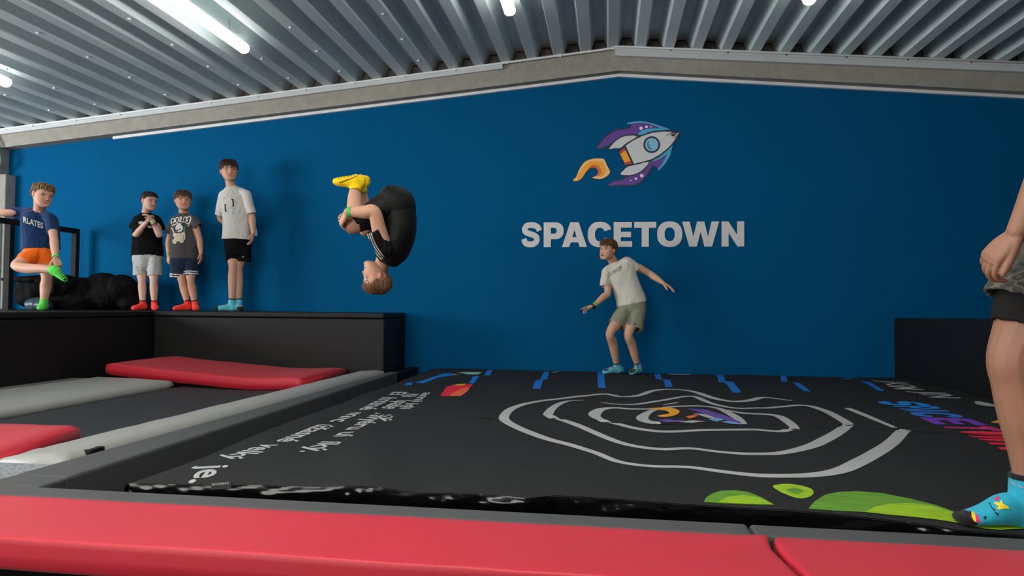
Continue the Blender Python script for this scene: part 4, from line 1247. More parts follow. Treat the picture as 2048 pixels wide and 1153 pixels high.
def emblem(name, P, m, layer, sm=4, label=None, closed=True):
    q = crom(P, sm, closed=True) if sm else P
    v, f = tess(q)
    V, Fc = slab(v, f, wall_map(ZR, 0.0008), 0.003 + 0.0016 * layer)
    o = obj(name, V, Fc, m, rk)
    if label: o['label'] = label
    return o
def grow(P, d):
    n = len(P); out = []
    A = sum(P[i][0] * P[(i + 1) % n][1] - P[(i + 1) % n][0] * P[i][1] for i in range(n))
    s = 1 if A > 0 else -1
    for i in range(n):
        a = Vector(P[i - 1]); b = Vector(P[(i + 1) % n]); t = (b - a).normalized()
        out.append((P[i][0] + t.y * d * s, P[i][1] - t.x * d * s))
    return out
M_RN = flat('emblem_navy', (8, 32, 56), 0.5); M_RP = flat('emblem_purple', (92, 52, 140), 0.5); M_RC = flat('emblem_cyan', (62, 165, 200), 0.5)
M_RW = flat('emblem_pale', (200, 202, 202), 0.5); M_RB = flat('emblem_blue', (125, 185, 208), 0.5); M_RO = flat('emblem_orange', (240, 160, 22), 0.5)
M_RPEACH = flat('emblem_peach', (238, 190, 125), 0.5); M_RR = flat('emblem_red', (190, 55, 45), 0.5); M_RT = flat('emblem_rust', (222, 95, 40), 0.5)
M_RD = flat('emblem_dots', (225, 210, 235), 0.5); M_RTEAL = flat('emblem_teal', (40, 110, 140), 0.5)
purple_top = [(900, 180), (980, 166), (1100, 168), (1220, 200), (1330, 240), (1200, 246), (1100, 264), (1030, 296), (985, 312), (880, 318), (800, 342), (720, 387), (650, 432), (600, 458), (495, 492), (482, 480), (520, 430), (590, 350), (680, 285), (780, 255), (888, 240), (918, 206)]
purple_low = [(620, 970), (690, 920), (800, 903), (850, 868), (1000, 820), (1080, 760), (1130, 690), (1170, 650), (1250, 620), (1320, 580), (1385, 530), (1360, 600), (1310, 680), (1250, 758), (1230, 722), (1180, 715), (1150, 770), (1100, 850), (1020, 930), (940, 962), (800, 958)]
body = [(842, 460), (930, 400), (1050, 340), (1180, 297), (1300, 282), (1432, 282), (1405, 305), (1470, 300), (1525, 294), (1500, 330), (1478, 370), (1440, 428), (1380, 492), (1280, 572), (1180, 630), (1080, 662), (948, 692), (920, 630), (880, 545)]
fin_top = [(630, 503), (690, 425), (760, 370), (850, 335), (990, 338), (900, 397), (830, 442), (770, 490), (700, 490)]
fin_low = [(775, 827), (820, 775), (870, 730), (1000, 700), (1137, 665), (1090, 740), (1010, 802), (900, 837)]
flame = [(165, 905), (210, 860), (240, 780), (290, 700), (340, 655), (430, 628), (510, 625), (565, 635), (600, 710), (642, 795), (600, 850), (530, 885), (460, 882), (410, 865), (470, 848), (490, 800), (470, 755), (430, 738), (380, 750), (330, 800), (290, 865), (240, 905), (200, 912)]
emblem('outline', grow(purple_top, 20), M_RN, 0, 2); emblem('outline', grow(purple_low, 18), M_RN, 0, 2)
emblem('outline', grow(body, 26), M_RN, 1.0, 2); emblem('outline', grow(fin_top, 18), M_RN, 1, 2); emblem('outline', grow(fin_low, 16), M_RN, 1, 2)
emblem('swoosh', purple_top, M_RP, 0.6, 2); emblem('swoosh', purple_low, M_RP, 0.6, 2)
emblem('swoosh_edge', [(850, 170), (980, 150), (1100, 154), (1230, 188), (1340, 226), (1418, 252), (1330, 245), (1220, 207), (1100, 172), (980, 170), (900, 182)], M_RC, 1.4, 2)
emblem('swoosh_edge', [(990, 310), (1060, 264), (1150, 243), (1330, 239), (1418, 252), (1250, 266), (1130, 287), (1050, 322)], M_RC, 1.4, 2)
emblem('swoosh_edge', [(1172, 660), (1270, 608), (1380, 518), (1444, 452), (1400, 545), (1290, 624), (1190, 664)], M_RC, 1.4, 0)
emblem('swoosh_edge', [(1250, 770), (1315, 680), (1365, 590), (1395, 510), (1444, 452), (1415, 580), (1350, 692), (1268, 778)], M_RC, 1.4, 0)
for (x, y, rr) in ((1038, 237, 22), (1108, 218, 17), (1168, 217, 9), (1047, 845, 22), (972, 884, 16), (904, 908, 9)):
    emblem('dot', [(x + rr * math.cos(a), y + rr * math.sin(a)) for a in np.linspace(0, 2 * math.pi, 17)[:-1]], M_RD, 2, 0)
emblem('fin', fin_top, M_RW, 2, 2); emblem('fin', fin_low, M_RW, 2, 2)
emblem('hull', body, M_RW, 2.2, 0)
for P in ([(1355, 330), (1430, 290), (1400, 315), (1365, 334)], [(1405, 318), (1480, 300), (1525, 292), (1440, 330)], [(1410, 336), (1470, 318), (1500, 318), (1440, 345)], [(1440, 366), (1500, 330), (1475, 358)]):
    emblem('brush_streak', P, M_RN, 2.8, 0)
circ = lambda r_, n=36: [(1175 + r_ * math.cos(a), 448 + r_ * math.sin(a)) for a in np.linspace(0, 2 * math.pi, n + 1)[:-1]]
emblem('porthole_rim', circ(108), M_RN, 2.8, 0); emblem('porthole_glass', circ(84), M_RB, 3.4, 0)
emblem('porthole_shade', [(1145, 395), (1122, 420), (1115, 450), (1128, 485), (1155, 508), (1190, 510), (1160, 492), (1140, 465), (1132, 435)], M_RTEAL, 4, 2)
emblem('nozzle_outline', [(745, 530), (828, 474), (862, 462), (945, 694), (915, 706), (830, 716)], M_RN, 1.6, 0)
emblem('nozzle', [(757, 545), (822, 487), (840, 520), (774, 572)], M_RR, 2.6, 0); emblem('nozzle', [(774, 572), (840, 520), (905, 657), (825, 674)], M_RO, 2.6, 0)
emblem('nozzle', [(825, 674), (905, 657), (918, 692), (832, 706)], M_RR, 2.6, 0)
emblem('flame_outline', grow(flame, 10), M_RN, 0, 2)
emblem('flame', flame, M_RPEACH, 1, 2)
emblem('flame', [(215, 880), (250, 800), (300, 730), (360, 680), (430, 655), (520, 665), (560, 700), (590, 765), (570, 830), (520, 858), (470, 848), (490, 800), (470, 755), (430, 739), (380, 751), (330, 800), (285, 865), (235, 900)], M_RO, 1.8, 2)
emblem('flame', [(350, 772), (390, 722), (440, 705), (500, 728), (527, 780), (515, 830), (472, 850), (490, 800), (470, 755), (430, 738), (380, 750)], M_RT, 2.6, 2)

# ================================================================== PEOPLE
UP = Vector((0, 0, 1))
def axes(f, x, y):
    p = f.P(x, y); d = Vector((p.x, p.y, 0)).normalized()
    return Vector((d.y, -d.x, 0)), -d          # picture-right, towards the viewer
def facing(f, x, y, yaw, pitch=0.0, roll=0.0):
    r, t = axes(f, x, y); a = math.radians(yaw)
    return t * math.cos(a) + r * math.sin(a) + UP * math.tan(math.radians(pitch)), UP + r * math.tan(math.radians(roll))
def rings_px(f, L, k=1.0, ratio=.62, u=None):
    out = []
    for q in L:
        x, y, hw = q[:3]; dy = q[3] if len(q) > 3 else 0.0
        r = hw * f.m * k; out.append((f.P(x, y, dy), r, r * (q[4] if len(q) > 4 else ratio), u))
    return out
def limb_px(f, L):
    f.limb([(f.P(x, y, dy), r, r) for (x, y, dy, r) in L])
def arm(f, sh, el, wr, r=(.046, .036, .038, .0235), k=1.0):
    S, E, W = Vector(f.P(*sh)), Vector(f.P(*el)), Vector(f.P(*wr))
    f.limb([(S, r[0] * k, r[0] * k), (S.lerp(E, .5), r[0] * .88 * k, r[0] * .9 * k), (E, r[1] * k, r[1] * k), (E.lerp(W, .3), r[2] * k, r[2] * k), (E.lerp(W, .7), (r[2] + r[3]) / 2 * k, (r[2] + r[3]) / 2 * k), (W, r[3] * k, r[3] * k)])
    return S, E, W
def leg(f, hp, kn, an, r=(.078, .060, .045, .049, .029), k=1.0, back=None):
    H, K, A = Vector(f.P(*hp)), Vector(f.P(*kn)), Vector(f.P(*an))
    b = back if back is not None else -axes(f, kn[0], kn[1])[1]
    c1 = K.lerp(A, .30) + b * .014 * k
    f.limb([(H, r[0] * k, r[0] * k), (H.lerp(K, .55), r[1] * 1.08 * k, r[1] * 1.08 * k), (K, r[2] * k, r[2] * k * 1.05), (c1, r[3] * k, r[3] * k), (K.lerp(A, .68), (r[3] + r[4]) / 2 * k, (r[3] + r[4]) / 2 * k), (A, r[4] * k, r[4] * k)])
    return H, K, A
def hairline(front, side, back, burn=.0):
    xs = [0, 35, 55, 68, 82, 96, 112, 140, 180]; ys = [front, front, front - .03, side + .10, side, side + .06, .02, back + .04, back]
    def line(a):
        A = abs((math.degrees(a) + 180) % 360 - 180); return float(np.interp(A, xs, ys))
    return line
def even(top, sides):
    return lambda z, a: sides + (top - sides) * max(0, min(1, (z - .10) / .30))
def shirt(f, name, torso, sleeves, color, seed, vox=.0075, ratio=.64, u=None, paint=None, m=None, amp=.006, shoulders=None, sleeve_r=1.0):
    g_ = Geo(); R = rings_px(f, torso, 1, ratio, u)
    g_.add(loft(R, 28, 6, cap0='hem', cap1='flat', th=.012, deep=.05, sq=2.35))
    for (a, b, hw0, hw1) in sleeves:
        A, B = f.P(*a), f.P(*b); r0, r1 = hw0 * f.m, hw1 * f.m
        g_.add(loft([(A, r0, r0), (A.lerp(B, .45), (r0 + r1) / 2, (r0 + r1) / 2), (B, r1, r1)], 20, 5, cap0='round', cap1='hem', th=.011, deep=.04))
    f.tor = [R]; f.tucks.append((R, .012, .03))
    cN = R[-2][0]
    for (a, b, hw0, hw1) in sleeves:
        A, B = f.P(*a), f.P(*b); r0 = hw0 * f.m
        q = cN.lerp(A, .40)
        g_.add(loft([(q, r0 * .80, r0 * .80), (q.lerp(A, .5) + UP * .004, r0 * .95, r0 * .95), (A, r0 * 1.02, r0 * 1.02)], 18, 4))
        f.tucks.append(([(q, r0 * .80, r0 * .80), (A, r0, r0)], -.03, -.03))
        f.tucks.append(([(A, r0, r0), (B, hw1 * f.m, hw1 * f.m)], -.03, .012))
    return cloth(name, g_, vox, m or M_CLOTH, f.root, color, seed, amp, 11.0, 7, paint)
def shorts(f, waist, legs, color, seed, vox=.0075, ratio=.68, u=None, paint=None, m=None, amp=.006, name='shorts'):
    RW = rings_px(f, waist, 1, ratio, u)
    g_ = Geo(); g_.add(loft(RW, 26, 5, cap0='round', cap1='round', sq=2.3)); f.tucks.append((RW, -.02, -.02))
    for L in legs:
        R = rings_px(f, L, 1, 1.0)
        f.tucks.append((R, -.02, .012))
        g_.add(loft(R, 22, 5, cap0='round', cap1='hem', th=.011, deep=.05))
    return cloth(name, g_, vox, m or M_CLOTH, f.root, color, seed, amp, 12.0, 6, paint, under=f.tor)
def sock(f, ank, toe, zg, L, wd, color, shin, cuffcol, cuff=.055, ra=.033, toe_col=None, up=UP, ht=.055, vox=.005, spots=None, tk=1.0, ik=1.0):
    gs, base, d, s = foot_geo(ank, toe, zg, L, wd, ht, up, shin, cuff, ra, tk, ik); g_ = Geo()
    for q in gs: g_.add(q)
    A = Vector(ank); sh = (Vector(shin) - A).normalized()
    def paint(V, C):
        X = V - np.array(A); t = X @ np.array(sh); C[t > cuff - .016] = cuffcol
        if toe_col is not None:
            q = (V - np.array(base)) @ np.array(d) / L; C[q > .60] = toe_col
        if spots:
            q = (V - np.array(base)) @ np.array(d) / L; ww = (V - np.array(base)) @ np.array(s); hh = (V - np.array(base)) @ np.array(up)
            for (a, b, rr, col, sd) in spots:
                C[((q - a) * L) ** 2 + (ww - b) ** 2 < rr * rr] = col
    return cloth('sock', g_, vox, M_CLOTH, f.root, color, 1.0, 0.0, 10, 6, paint)
SK_A = (.60, .335, .235); SK_B = (.60, .36, .275); SK_C = (.52, .27, .17); SK_D = (.54, .30, .205); SK_E = (.58, .31, .20); SK_F = (.60, .335, .22); SK_G = (.30, .150, .092)
BLACK = (.008, .008, .009)

# ---------------------------------------------------------------- tall boy in the white T-shirt
f = Fig('person', atz(470, 622, PZ), 6.75, 'tall boy in an oversized white T-shirt and black shorts standing against the blue wall', SK_D); f.m = mpp(6.75, 470)
r_, t_ = axes(f, 470, 500)
fw, up = facing(f, 458, 342, 8, 2, -3)
nk = f.P(462, 374, .0)
f.head(458.3, 342.3, -.03, 43.0 * f.m, fw, up, nk, .215)
f.g.add(loft(rings_px(f, [(476, 500, 20), (474, 478, 21), (472, 445, 20), (470, 410, 24), (468, 390, 23), (462, 376, 9)], 1, .66, r_), 24, 5))
arm(f, (446, 391, 0), (441, 436, .07), (470, 462, .17)); S, E, W = arm(f, (494, 389, 0), (504, 434, .03), (506.5, 466, -.02))
f.hand(W, -UP * 1.0 - r_ * .10 + t_ * .05, -r_ * .8 - t_ * .3, .155, -1 if True else 1, curl=(18, 22, 18), spread=4, thumb=(.85, .5, .35))
W1 = W; E1 = E
H1, K1, A1 = leg(f, (467, 498, 0), (466, 535, -.03), (463.5, 607, -.02)); H2, K2, A2 = leg(f, (486, 498, .02), (477, 537, .02), (477.5, 607, .03))
f.build(.0042)
sh_ = shirt(f, 'tshirt', [(472.5, 480, 27.5), (473, 462, 26.5), (472.5, 435, 26), (470.5, 410, 28.5), (468.5, 393, 29), (464, 381, 19), (462, 374, 11)],
      [((447, 392, 0), (438.8, 432, .01), 10, 9.2), ((493, 390, 0), (503.3, 428, .01), 10, 8.6)], lin((200, 198, 192)), 11, u=r_)
bt = bvh_of(sh_)
dz = lambda x, y: (x / 6.07 + 410, y / 6.07 + 310)
decal('bracket_print', bt, [tess([(320, 532), (345, 536), (352, 624), (330, 624), (328, 612), (338, 610), (331, 548), (320, 546)])], dz, M_BLACKCLOTH, f.root, maxlen=8)
decal('bracket_print', bt, [tess([(236, 600), (256, 600), (258, 612), (249, 614), (256, 676), (266, 678), (268, 690), (242, 690)])], dz, M_BLACKCLOTH, f.root, maxlen=8)
M_FAINT = flat('faint_grey_print', (188, 190, 190), 0.8); M_FAINT2 = flat('mid_grey_print', (150, 152, 152), 0.8)
decal('faint_print', bt, [tess([(300, 700), (395, 690), (400, 715), (305, 738)]), tess([(270, 640), (390, 640), (408, 650), (285, 652)])], dz, M_FAINT, f.root, maxlen=12)
decal('chest_mark', bt, [tess([(215, 522), (245, 515), (235, 528), (225, 530)])], dz, M_FAINT2, f.root, maxlen=8)
sh2 = shorts(f, [(475, 476, 24), (476, 492, 25.5), (476.5, 505, 24)], [[(467, 498, 13.5), (466, 510, 13.3), (466, 523, 12.8, -.01)], [(487, 498, 14, .02), (488, 510, 14, .02), (487.5, 524, 13.2, .02)]], BLACK, 3, u=r_, m=M_BLACKCLOTH)
decal('shorts_logo', bvh_of(sh2), [tess([(570, 300), (585, 290), (600, 300), (585, 308)])], lambda x, y: (x / 6.786 + 400, y / 6.786 + 470), M_PWHITE, f.root, maxlen=8)
AQ = lin((95, 190, 205))
SP = lambda k: [(.30, .012 * k, .014, lin((200, 60, 130)), 0), (.42, -.010 * k, .012, lin((235, 200, 70)), 0), (.20, -.012 * k, .009, lin((40, 70, 110)), 0)]
sock(f, A1, f.P(433, 618, -.10), PZ + .003, .225, .078, AQ, K1, lin((40, 45, 40)), .055, .033, BLACK, spots=SP(1))
sock(f, A2, f.P(484, 622, -.20), PZ + .003, .225, .078, AQ, K2, lin((40, 45, 40)), .055, .033, BLACK, spots=SP(-1))
face_parts(f.root, f.HM, f.hc, f.h, M_LASH)
hair_mesh(f.root, f.HM, f.hc, f.h, (.040, .020, .012), hairline(.20, .02, -.2), even(.055, .020), 5, 260, .20, comb=(.25, .5))
# white slip held behind the hand
p = f.P(510.5, 464, .05); g_ = G()
g_.hexa([p + r_ * a * 3.2 * f.m + UP * b * f.m + t_ * c for a, b, c in ((-1, -8, 0), (1.3, -7, 0), (1.3, -7, -.004), (-1, -8, -.004), (-1, 7, 0), (.6, 8, 0), (.6, 8, -.004), (-1, 7, -.004))])
tag(g_.obj('paper_slip', flat('paper_white', (230, 230, 226)), loc=p), 'small white slip of paper held behind the tall boy\'s hand', 'paper')

# ---------------------------------------------------------------- boy in the black T-shirt, hands clasped
f = Fig('person', atz(297, 621, PZ), 6.75, 'small boy in a black T-shirt and grey shorts clasping his hands under his chin', SK_B); f.m = mpp(6.75, 297)
r_, t_ = axes(f, 297, 500)
fw, up = facing(f, 297, 403, 38, -4, 4)
f.head(298.5, 403.2, -.04, 36.5 * f.m, fw, up, f.P(292.5, 427, .01), .235)
f.g.add(loft(rings_px(f, [(295.5, 528, 20), (295, 505, 21), (294.5, 480, 20), (294, 452, 22), (293.5, 438, 20), (293, 428, 8)], 1, .68, r_), 24, 5))
k = .86
S, E, W = arm(f, (275, 440, 0), (271.0, 470, -.115), (293.5, 444.5, -.17), k=k)
f.hand(W, r_ * .35 + UP * .9 - t_ * .05, -t_ * .5 + r_ * .6, .125, -1, curl=(30, 45, 30), spread=3)
S2, E2, W2 = arm(f, (313.5, 440, 0), (319, 471, -.115), (304.5, 441.5, -.19), k=k)
f.hand(W2, -r_ * .62 + UP * .80 + t_ * .1, -t_ * .35 - r_ * .6 - UP * .3, .125, 1, curl=(22, 30, 20), spread=6, thumb=(.8, .55, .3))
H1, K1, A1 = leg(f, (283, 527, 0), (284, 563, -.02), (285.8, 609, 0), k=.88); H2, K2, A2 = leg(f, (308.5, 527, 0), (307.6, 563, -.02), (308.8, 609, 0), k=.88)
f.build(.0040)
sh_ = shirt(f, 'tshirt', [(295, 512.5, 28.5), (295, 498, 28), (295, 478, 27), (294, 455, 26), (293.5, 441, 24.5), (293, 432, 16), (293, 426.5, 9.5)],
      [((276, 441, 0), (266.5, 458.5, .0), 9.5, 9.6), ((312.5, 441, 0), (321.5, 460, .0), 9.5, 9.8)], BLACK, 21, u=r_, m=M_BLACKCLOTH)
bt = bvh_of(sh_); dz = lambda x, y: (x / 7.206 + 250, y / 7.206 + 370)
decal('chest_print', bt, [tess([(192, 535), (225, 525), (275, 530), (300, 545), (250, 562), (205, 572)])], dz, M_FAINT, f.root, maxlen=10)
decal('chest_print', bt, [tess([(318, 600), (350, 585), (385, 600), (380, 628), (340, 622)])], dz, flat('straw_print', (205, 200, 150)), f.root, maxlen=10)
shorts(f, [(295, 503, 26.5), (295.3, 518, 27.5), (295.5, 528, 26)], [[(282, 522, 14), (281.3, 538, 14), (281, 552, 14)], [(309, 522, 14), (310, 538, 14), (310.5, 552, 14)]], lin((168, 170, 168)), 8, u=r_)
CO = lin((240, 62, 48)); CB = lin((25, 25, 22))
sock(f, A1, f.P(272, 620, -.10), PZ + .003, .195, .070, CO, K1, CB, .048, .029)
sock(f, A2, f.P(313.5, 622, -.18), PZ + .003, .195, .070, CO, K2, CB, .048, .029)
face_parts(f.root, f.HM, f.hc, f.h, M_LASH)
hair_mesh(f.root, f.HM, f.hc, f.h, (.018, .013, .011), hairline(.27, .06, -.2), even(.040, .010), 6, 240, .12, comb=(.1, .5))
band_at('wristband', W2.lerp(E2, .05), E2, .0225, .020, flat('band_pale_green', (150, 200, 130)), f.root)
band_at('wristband', W2.lerp(E2, .22), E2, .0265, .012, flat('band_charcoal', (50, 48, 60)), f.root)
band_at('wristband', W2.lerp(E2, .33), E2, .0285, .008, flat('band_mauve', (150, 90, 120)), f.root)

# ---------------------------------------------------------------- smiling boy in the charcoal T-shirt
f = Fig('person', atz(376, 621, PZ), 6.75, 'smiling boy in a charcoal T-shirt with a pale graphic and navy shorts with striped hems', SK_C); f.m = mpp(6.75, 370)
r_, t_ = axes(f, 370, 500)
fw, up = facing(f, 366, 402, 8, 3, 2)
f.head(366.5, 402.0, -.03, 40 * f.m, fw, up, f.P(368, 428, .01), .225)
f.g.add(loft(rings_px(f, [(370, 535, 20), (369.5, 510, 20), (368.5, 482, 19.5), (368, 452, 21), (368, 440, 20), (368, 429, 8)], 1, .68, r_), 24, 5))
S, E, W = arm(f, (348, 443, 0), (337.5, 482, .03), (337.5, 511, -.01), k=k); f.hand(W, -UP - r_ * .02 + t_ * .06, r_ * .7 - t_ * .5, .128, 1, curl=(20, 28, 20), spread=4, thumb=(.85, .45, .3))
S2, E2, W2 = arm(f, (388, 441, 0), (399, 477, .02), (402, 507, -.04), k=k); f.hand(W2, -UP + r_ * .03 + t_ * .1, -r_ * .75 - t_ * .35, .128, -1, curl=(12, 18, 14), spread=5, thumb=(.85, .45, .3))
H1, K1, A1 = leg(f, (358, 530, 0), (364.5, 563, -.02), (375.3, 609, 0), k=.88); H2, K2, A2 = leg(f, (382, 530, 0), (381.5, 563, -.03), (390.3, 609, -.01), k=.88)
f.build(.0040)
CH = lin((74, 70, 72))
sh_ = shirt(f, 'tshirt', [(369.5, 519, 27.3), (369.3, 503, 26.6), (368.6, 478, 25.3), (368, 456, 25.5), (368, 443, 24.5), (368, 433, 16), (368, 427.5, 10)],
      [((348.5, 444, 0), (338.6, 467, .0), 9.8, 9.3), ((388, 442, 0), (397.7, 454, .0), 9.6, 9.0)], CH, 31, u=r_)
bt = bvh_of(sh_)
# graphic: pale scribbled lettering over a plain cream toy shape
M_CREAM = flat('cream_print', (205, 196, 172)); M_CREAM2 = flat('white_print', (222, 222, 216)); M_GREENP = flat('green_print', (70, 130, 110)); M_INK = flat('ink_print', (50, 45, 45))
strokes = [[(670, 560), (665, 510), (700, 480), (715, 520), (690, 545)], [(725, 540), (735, 480), (770, 475), (765, 530), (740, 545)], [(790, 540), (795, 470), (815, 470), (800, 530), (840, 535)],
           [(850, 540), (845, 480), (880, 465), (885, 520), (860, 550)], [(900, 530), (895, 470), (945, 465), (940, 520), (905, 600)], [(675, 590), (720, 570), (760, 560), (810, 565)], [(880, 560), (930, 545), (940, 500)],
           [(670, 620), (690, 650), (700, 690)], [(850, 700), (862, 740), (855, 790)]]
for q in strokes: decal('graphic_stroke', bt, [ribbon2(crom(q, 4), 13)], dz, M_CREAM2, f.root, maxlen=10)
el = lambda cx, cy, rx, ry, n=18: [(cx + rx * math.cos(a), cy + ry * math.sin(a)) for a in np.linspace(0, 2 * math.pi, n + 1)[:-1]]
for q, mm in ((el(775, 755, 70, 62), M_CREAM), (el(715, 815, 32, 38), M_CREAM), (el(815, 805, 34, 32), M_CREAM), (el(780, 625, 55, 58), M_CREAM2), (el(840, 705, 26, 24), M_CREAM), (el(715, 720, 26, 30), M_CREAM)):
    decal('graphic_shape', bt, [tess(q)], dz, mm, f.root, lift=.0035, maxlen=12)
for q, mm in ((el(755, 655, 16, 12), M_INK), (el(792, 640, 9, 16), M_INK), ([(845, 610), (868, 590), (862, 690), (838, 670)], M_GREENP), ([(735, 640), (715, 620), (725, 665)], M_INK)):
    decal('graphic_detail', bt, [tess(q)], dz, mm, f.root, lift=.005, maxlen=12)
NAVY = lin((16, 36, 56))
def stripes(axs):
    def paint(V, C):
        for (hem, top, side_mask) in axs:
            h0 = np.array(hem); t = np.array((Vector(top) - Vector(hem)).normalized()); d = (V - h0) @ t
            near = np.linalg.norm(V - h0, axis=1) < .14
            near &= np.array([side_mask * ((v - h0) @ np.array(r_)) > -.075 for v in V])
            C[near & (d > .012) & (d < .022)] = (.65, .65, .63); C[near & (d > .022) & (d < .036)] = BLACK; C[near & (d > .036) & (d < .046)] = (.65, .65, .63)
    return paint
LH, LT = f.P(354.5, 557), f.P(356.5, 535); RH, RT = f.P(382, 551.5), f.P(382, 530)
sh2 = shorts(f, [(369, 512, 25.5), (369.3, 526, 27), (369.5, 535, 25.5)], [[(356.5, 529, 14), (355.5, 543, 14), (354.5, 557, 14)], [(382, 528, 14), (382, 540, 14), (382, 551.5, 14)]], NAVY, 9, vox=.006, u=r_,
       paint=stripes([(LH, LT, -1), (RH, RT, 1)]), amp=.004)
decal('shorts_logo', bvh_of(sh2), [tess([(510, 818), (550, 815), (550, 832), (512, 836)])], lambda x, y: (x / 3.39 + 220, y / 3.39 + 300), M_FAINT2, f.root, maxlen=6)
sock(f, A1, f.P(354, 620, -.10), PZ + .003, .20, .070, CO, K1, CB, .048, .029)
sock(f, A2, f.P(394, 622, -.18), PZ + .003, .195, .070, CO, K2, CB, .048, .029)
face_parts(f.root, f.HM, f.hc, f.h, M_LASH, squint=.6)
V, Fc = ellipsoid(f.hc + f.HM @ (Vector((0, .372, -.287)) * f.h), (.085 * f.h, .025 * f.h, .016 * f.h), f.HM, 14, 8); obj('teeth', V, Fc, M_TEETH, f.root, smooth=True)
hair_mesh(f.root, f.HM, f.hc, f.h, (.085, .052, .026), hairline(.19, .03, -.2), even(.050, .018), 8, 260, .20, comb=(.35, .45))
band_at('wristband', W.lerp(E, .10), E, .0225, .018, flat('band_green', (90, 180, 80)), f.root)

# ---------------------------------------------------------------- boy in orange shorts on one leg
f = Fig('person', atz(86, 621, PZ), 5.75, 'boy in a navy T-shirt and orange shorts balancing on one leg, holding his green-socked foot', SK_A); f.m = mpp(5.75, 85)
r_, t_ = axes(f, 85, 500)
fw, up = facing(f, 85, 391, 30, -6, 7)
f.head(85.0, 392.3, -.08, 45 * f.m, fw, up, f.P(79, 424, .0), .24)
f.g.add(loft(rings_px(f, [(83, 516, 24), (82.5, 496, 25), (81, 470, 24), (79, 445, 26), (77, 432, 23), (79, 424, 9)], 1, .68, r_), 24, 5))
S, E, W = arm(f, (51, 426, 0), (17, 426, -.08), (-24, 424, -.12), k=.98); f.hand(W, -r_ - UP * .1, -UP - r_ * .2, .14, 1, curl=(15, 20, 15))
S2, E2, W2 = arm(f, (102, 438, -.02), (107.5, 476, -.10), (111, 515, -.24), k=.98); f.hand(W2, -UP * .95 + r_ * .32 + t_ * .12, -t_ * .8 - UP * .2, .150, -1, curl=(35, 50, 30), spread=4, thumb=(.6, .75, .2))
H1, K1, A1 = leg(f, (92.5, 512, 0), (93.5, 557, -.02), (87.5, 608, -.01), k=1.0)
H2, K2, A2 = leg(f, (70, 510, -.04), (33, 532, -.24), (111.5, 541, -.28), k=1.0, back=UP * -1)
f.build(.0044)
NV = lin((14, 46, 88))
sh_ = shirt(f, 'tshirt', [(82.5, 499.5, 33), (82, 485, 32.5), (81.5, 465, 32), (79.5, 447, 32), (77, 433, 29), (78.5, 426, 17), (79, 420.5, 11.5)],
      [((54, 427, 0), (22, 424, -.02), 11.5, 9.8), ((100.5, 438, -.02), (106, 467, -.06), 11.5, 9.6)], NV, 41, u=r_, amp=.007)
bt = bvh_of(sh_)
tv, tf = text2('RLATES', .03); tx0, tx1 = min(v[0] for v in tv), max(v[0] for v in tv)
decal('chest_lettering', bt, [(tv, tf)], lambda u, v: (46.5 + 40 * (u - tx0) / (tx1 - tx0), 444.5 + 13 * (u - tx0) / (tx1 - tx0) - 11.0 * v / .7), M_PWHITE, f.root, maxlen=.2)
OR = lin((246, 112, 22))
shorts(f, [(82.5, 495, 31), (81.5, 506, 30), (81, 514, 27)], [[(92, 510, 15.5), (92.5, 520, 15.5), (92.5, 532, 15.2)], [(71, 508, 16.5, -.05), (59, 516, 16.5, -.11), (44, 524.5, 15, -.18)]], OR, 12, u=r_, amp=.008)
GR = lin((80, 205, 70))
def stripe_top(): return [(q / 10 + .05, 0, .0045, BLACK, 0) for q in (1.5, 2.6, 3.7, 4.8)]
sock(f, A1, f.P(79, 621, -.20), PZ + .003, .22, .078, GR, K1, GR, .05, .033)
fo = sock(f, A2, f.P(140, 563, -.30), None, .205, .078, GR, K2, GR, .045, .033, up=(UP * .75 + r_ * .55).normalized(), ht=.05, spots=None)
C = fo.data.color_attributes['Col']; dd = (f.P(140, 563, -.30) - A2).normalized()
for i, v in enumerate(fo.data.vertices):
    q = (v.co + wloc(fo) - A2).dot(dd)
    if q > .03 and (q * 52) % 1.0 < .42 and v.normal.dot(t_) > .15 and v.normal.dot(UP * .75 + r_ * .55) > -.45: C.data[i].color = (*BLACK, 1)
face_parts(f.root, f.HM, f.hc, f.h, flat('brow_brown', (110, 80, 55)), squint=.8)
hair_mesh(f.root, f.HM, f.hc, f.h, (.13, .072, .034), hairline(.28, .12, -.15), lambda z, a: .008 + .050 * max(0, min(1, (z - .20) / .16)), 9, 200, .15, lift=.055, wid=(.014, .028), comb=(.1, .6), color2=(.33, .21, .10))
band_at('wristband', W2.lerp(E2, .02), E2, .026, .024, flat('band_bright_green', (110, 215, 90)), f.root)

# ---------------------------------------------------------------- crouching boy at the wall
f = Fig('person', (atz(1250, 746, 0).x, 6.72, 0.0), 6.78, 'boy in a cream T-shirt and sage shorts crouching at the airbag\'s far edge', SK_F); f.m = mpp(6.75, 1240)
r_, t_ = axes(f, 1240, 600)
fw, up = facing(f, 1215, 499, -40, 0, 7)
f.head(1215.8, 500.0, -.05, 41.5 * f.m, fw, up, f.P(1229, 528, .02), .23)
uu = (f.P(1292, 598) - f.P(1234, 616)).normalized()
f.g.add(loft(rings_px(f, [(1263, 622, 21), (1260, 606, 21), (1253, 580, 20), (1243, 552, 23), (1237, 536, 22), (1230, 527, 9)], 1, .68, uu), 24, 5))
S, E, W = arm(f, (1213, 544, 0), (1215.5, 587, -.06), (1189, 611.5, -.14), k=.95)
f.hand(W, -r_ * .95 - UP * .25, -UP + t_ * .1 , .150, 1, fcurl=((2, 5, 5), (25, 30, 20), (32, 35, 25), (38, 35, 25)), spread=7, thumb=(.8, .55, .35))
S2, E2, W2 = arm(f, (1257, 524, .0), (1298, 547, .03), (1325, 565.5, -.02), k=.95)
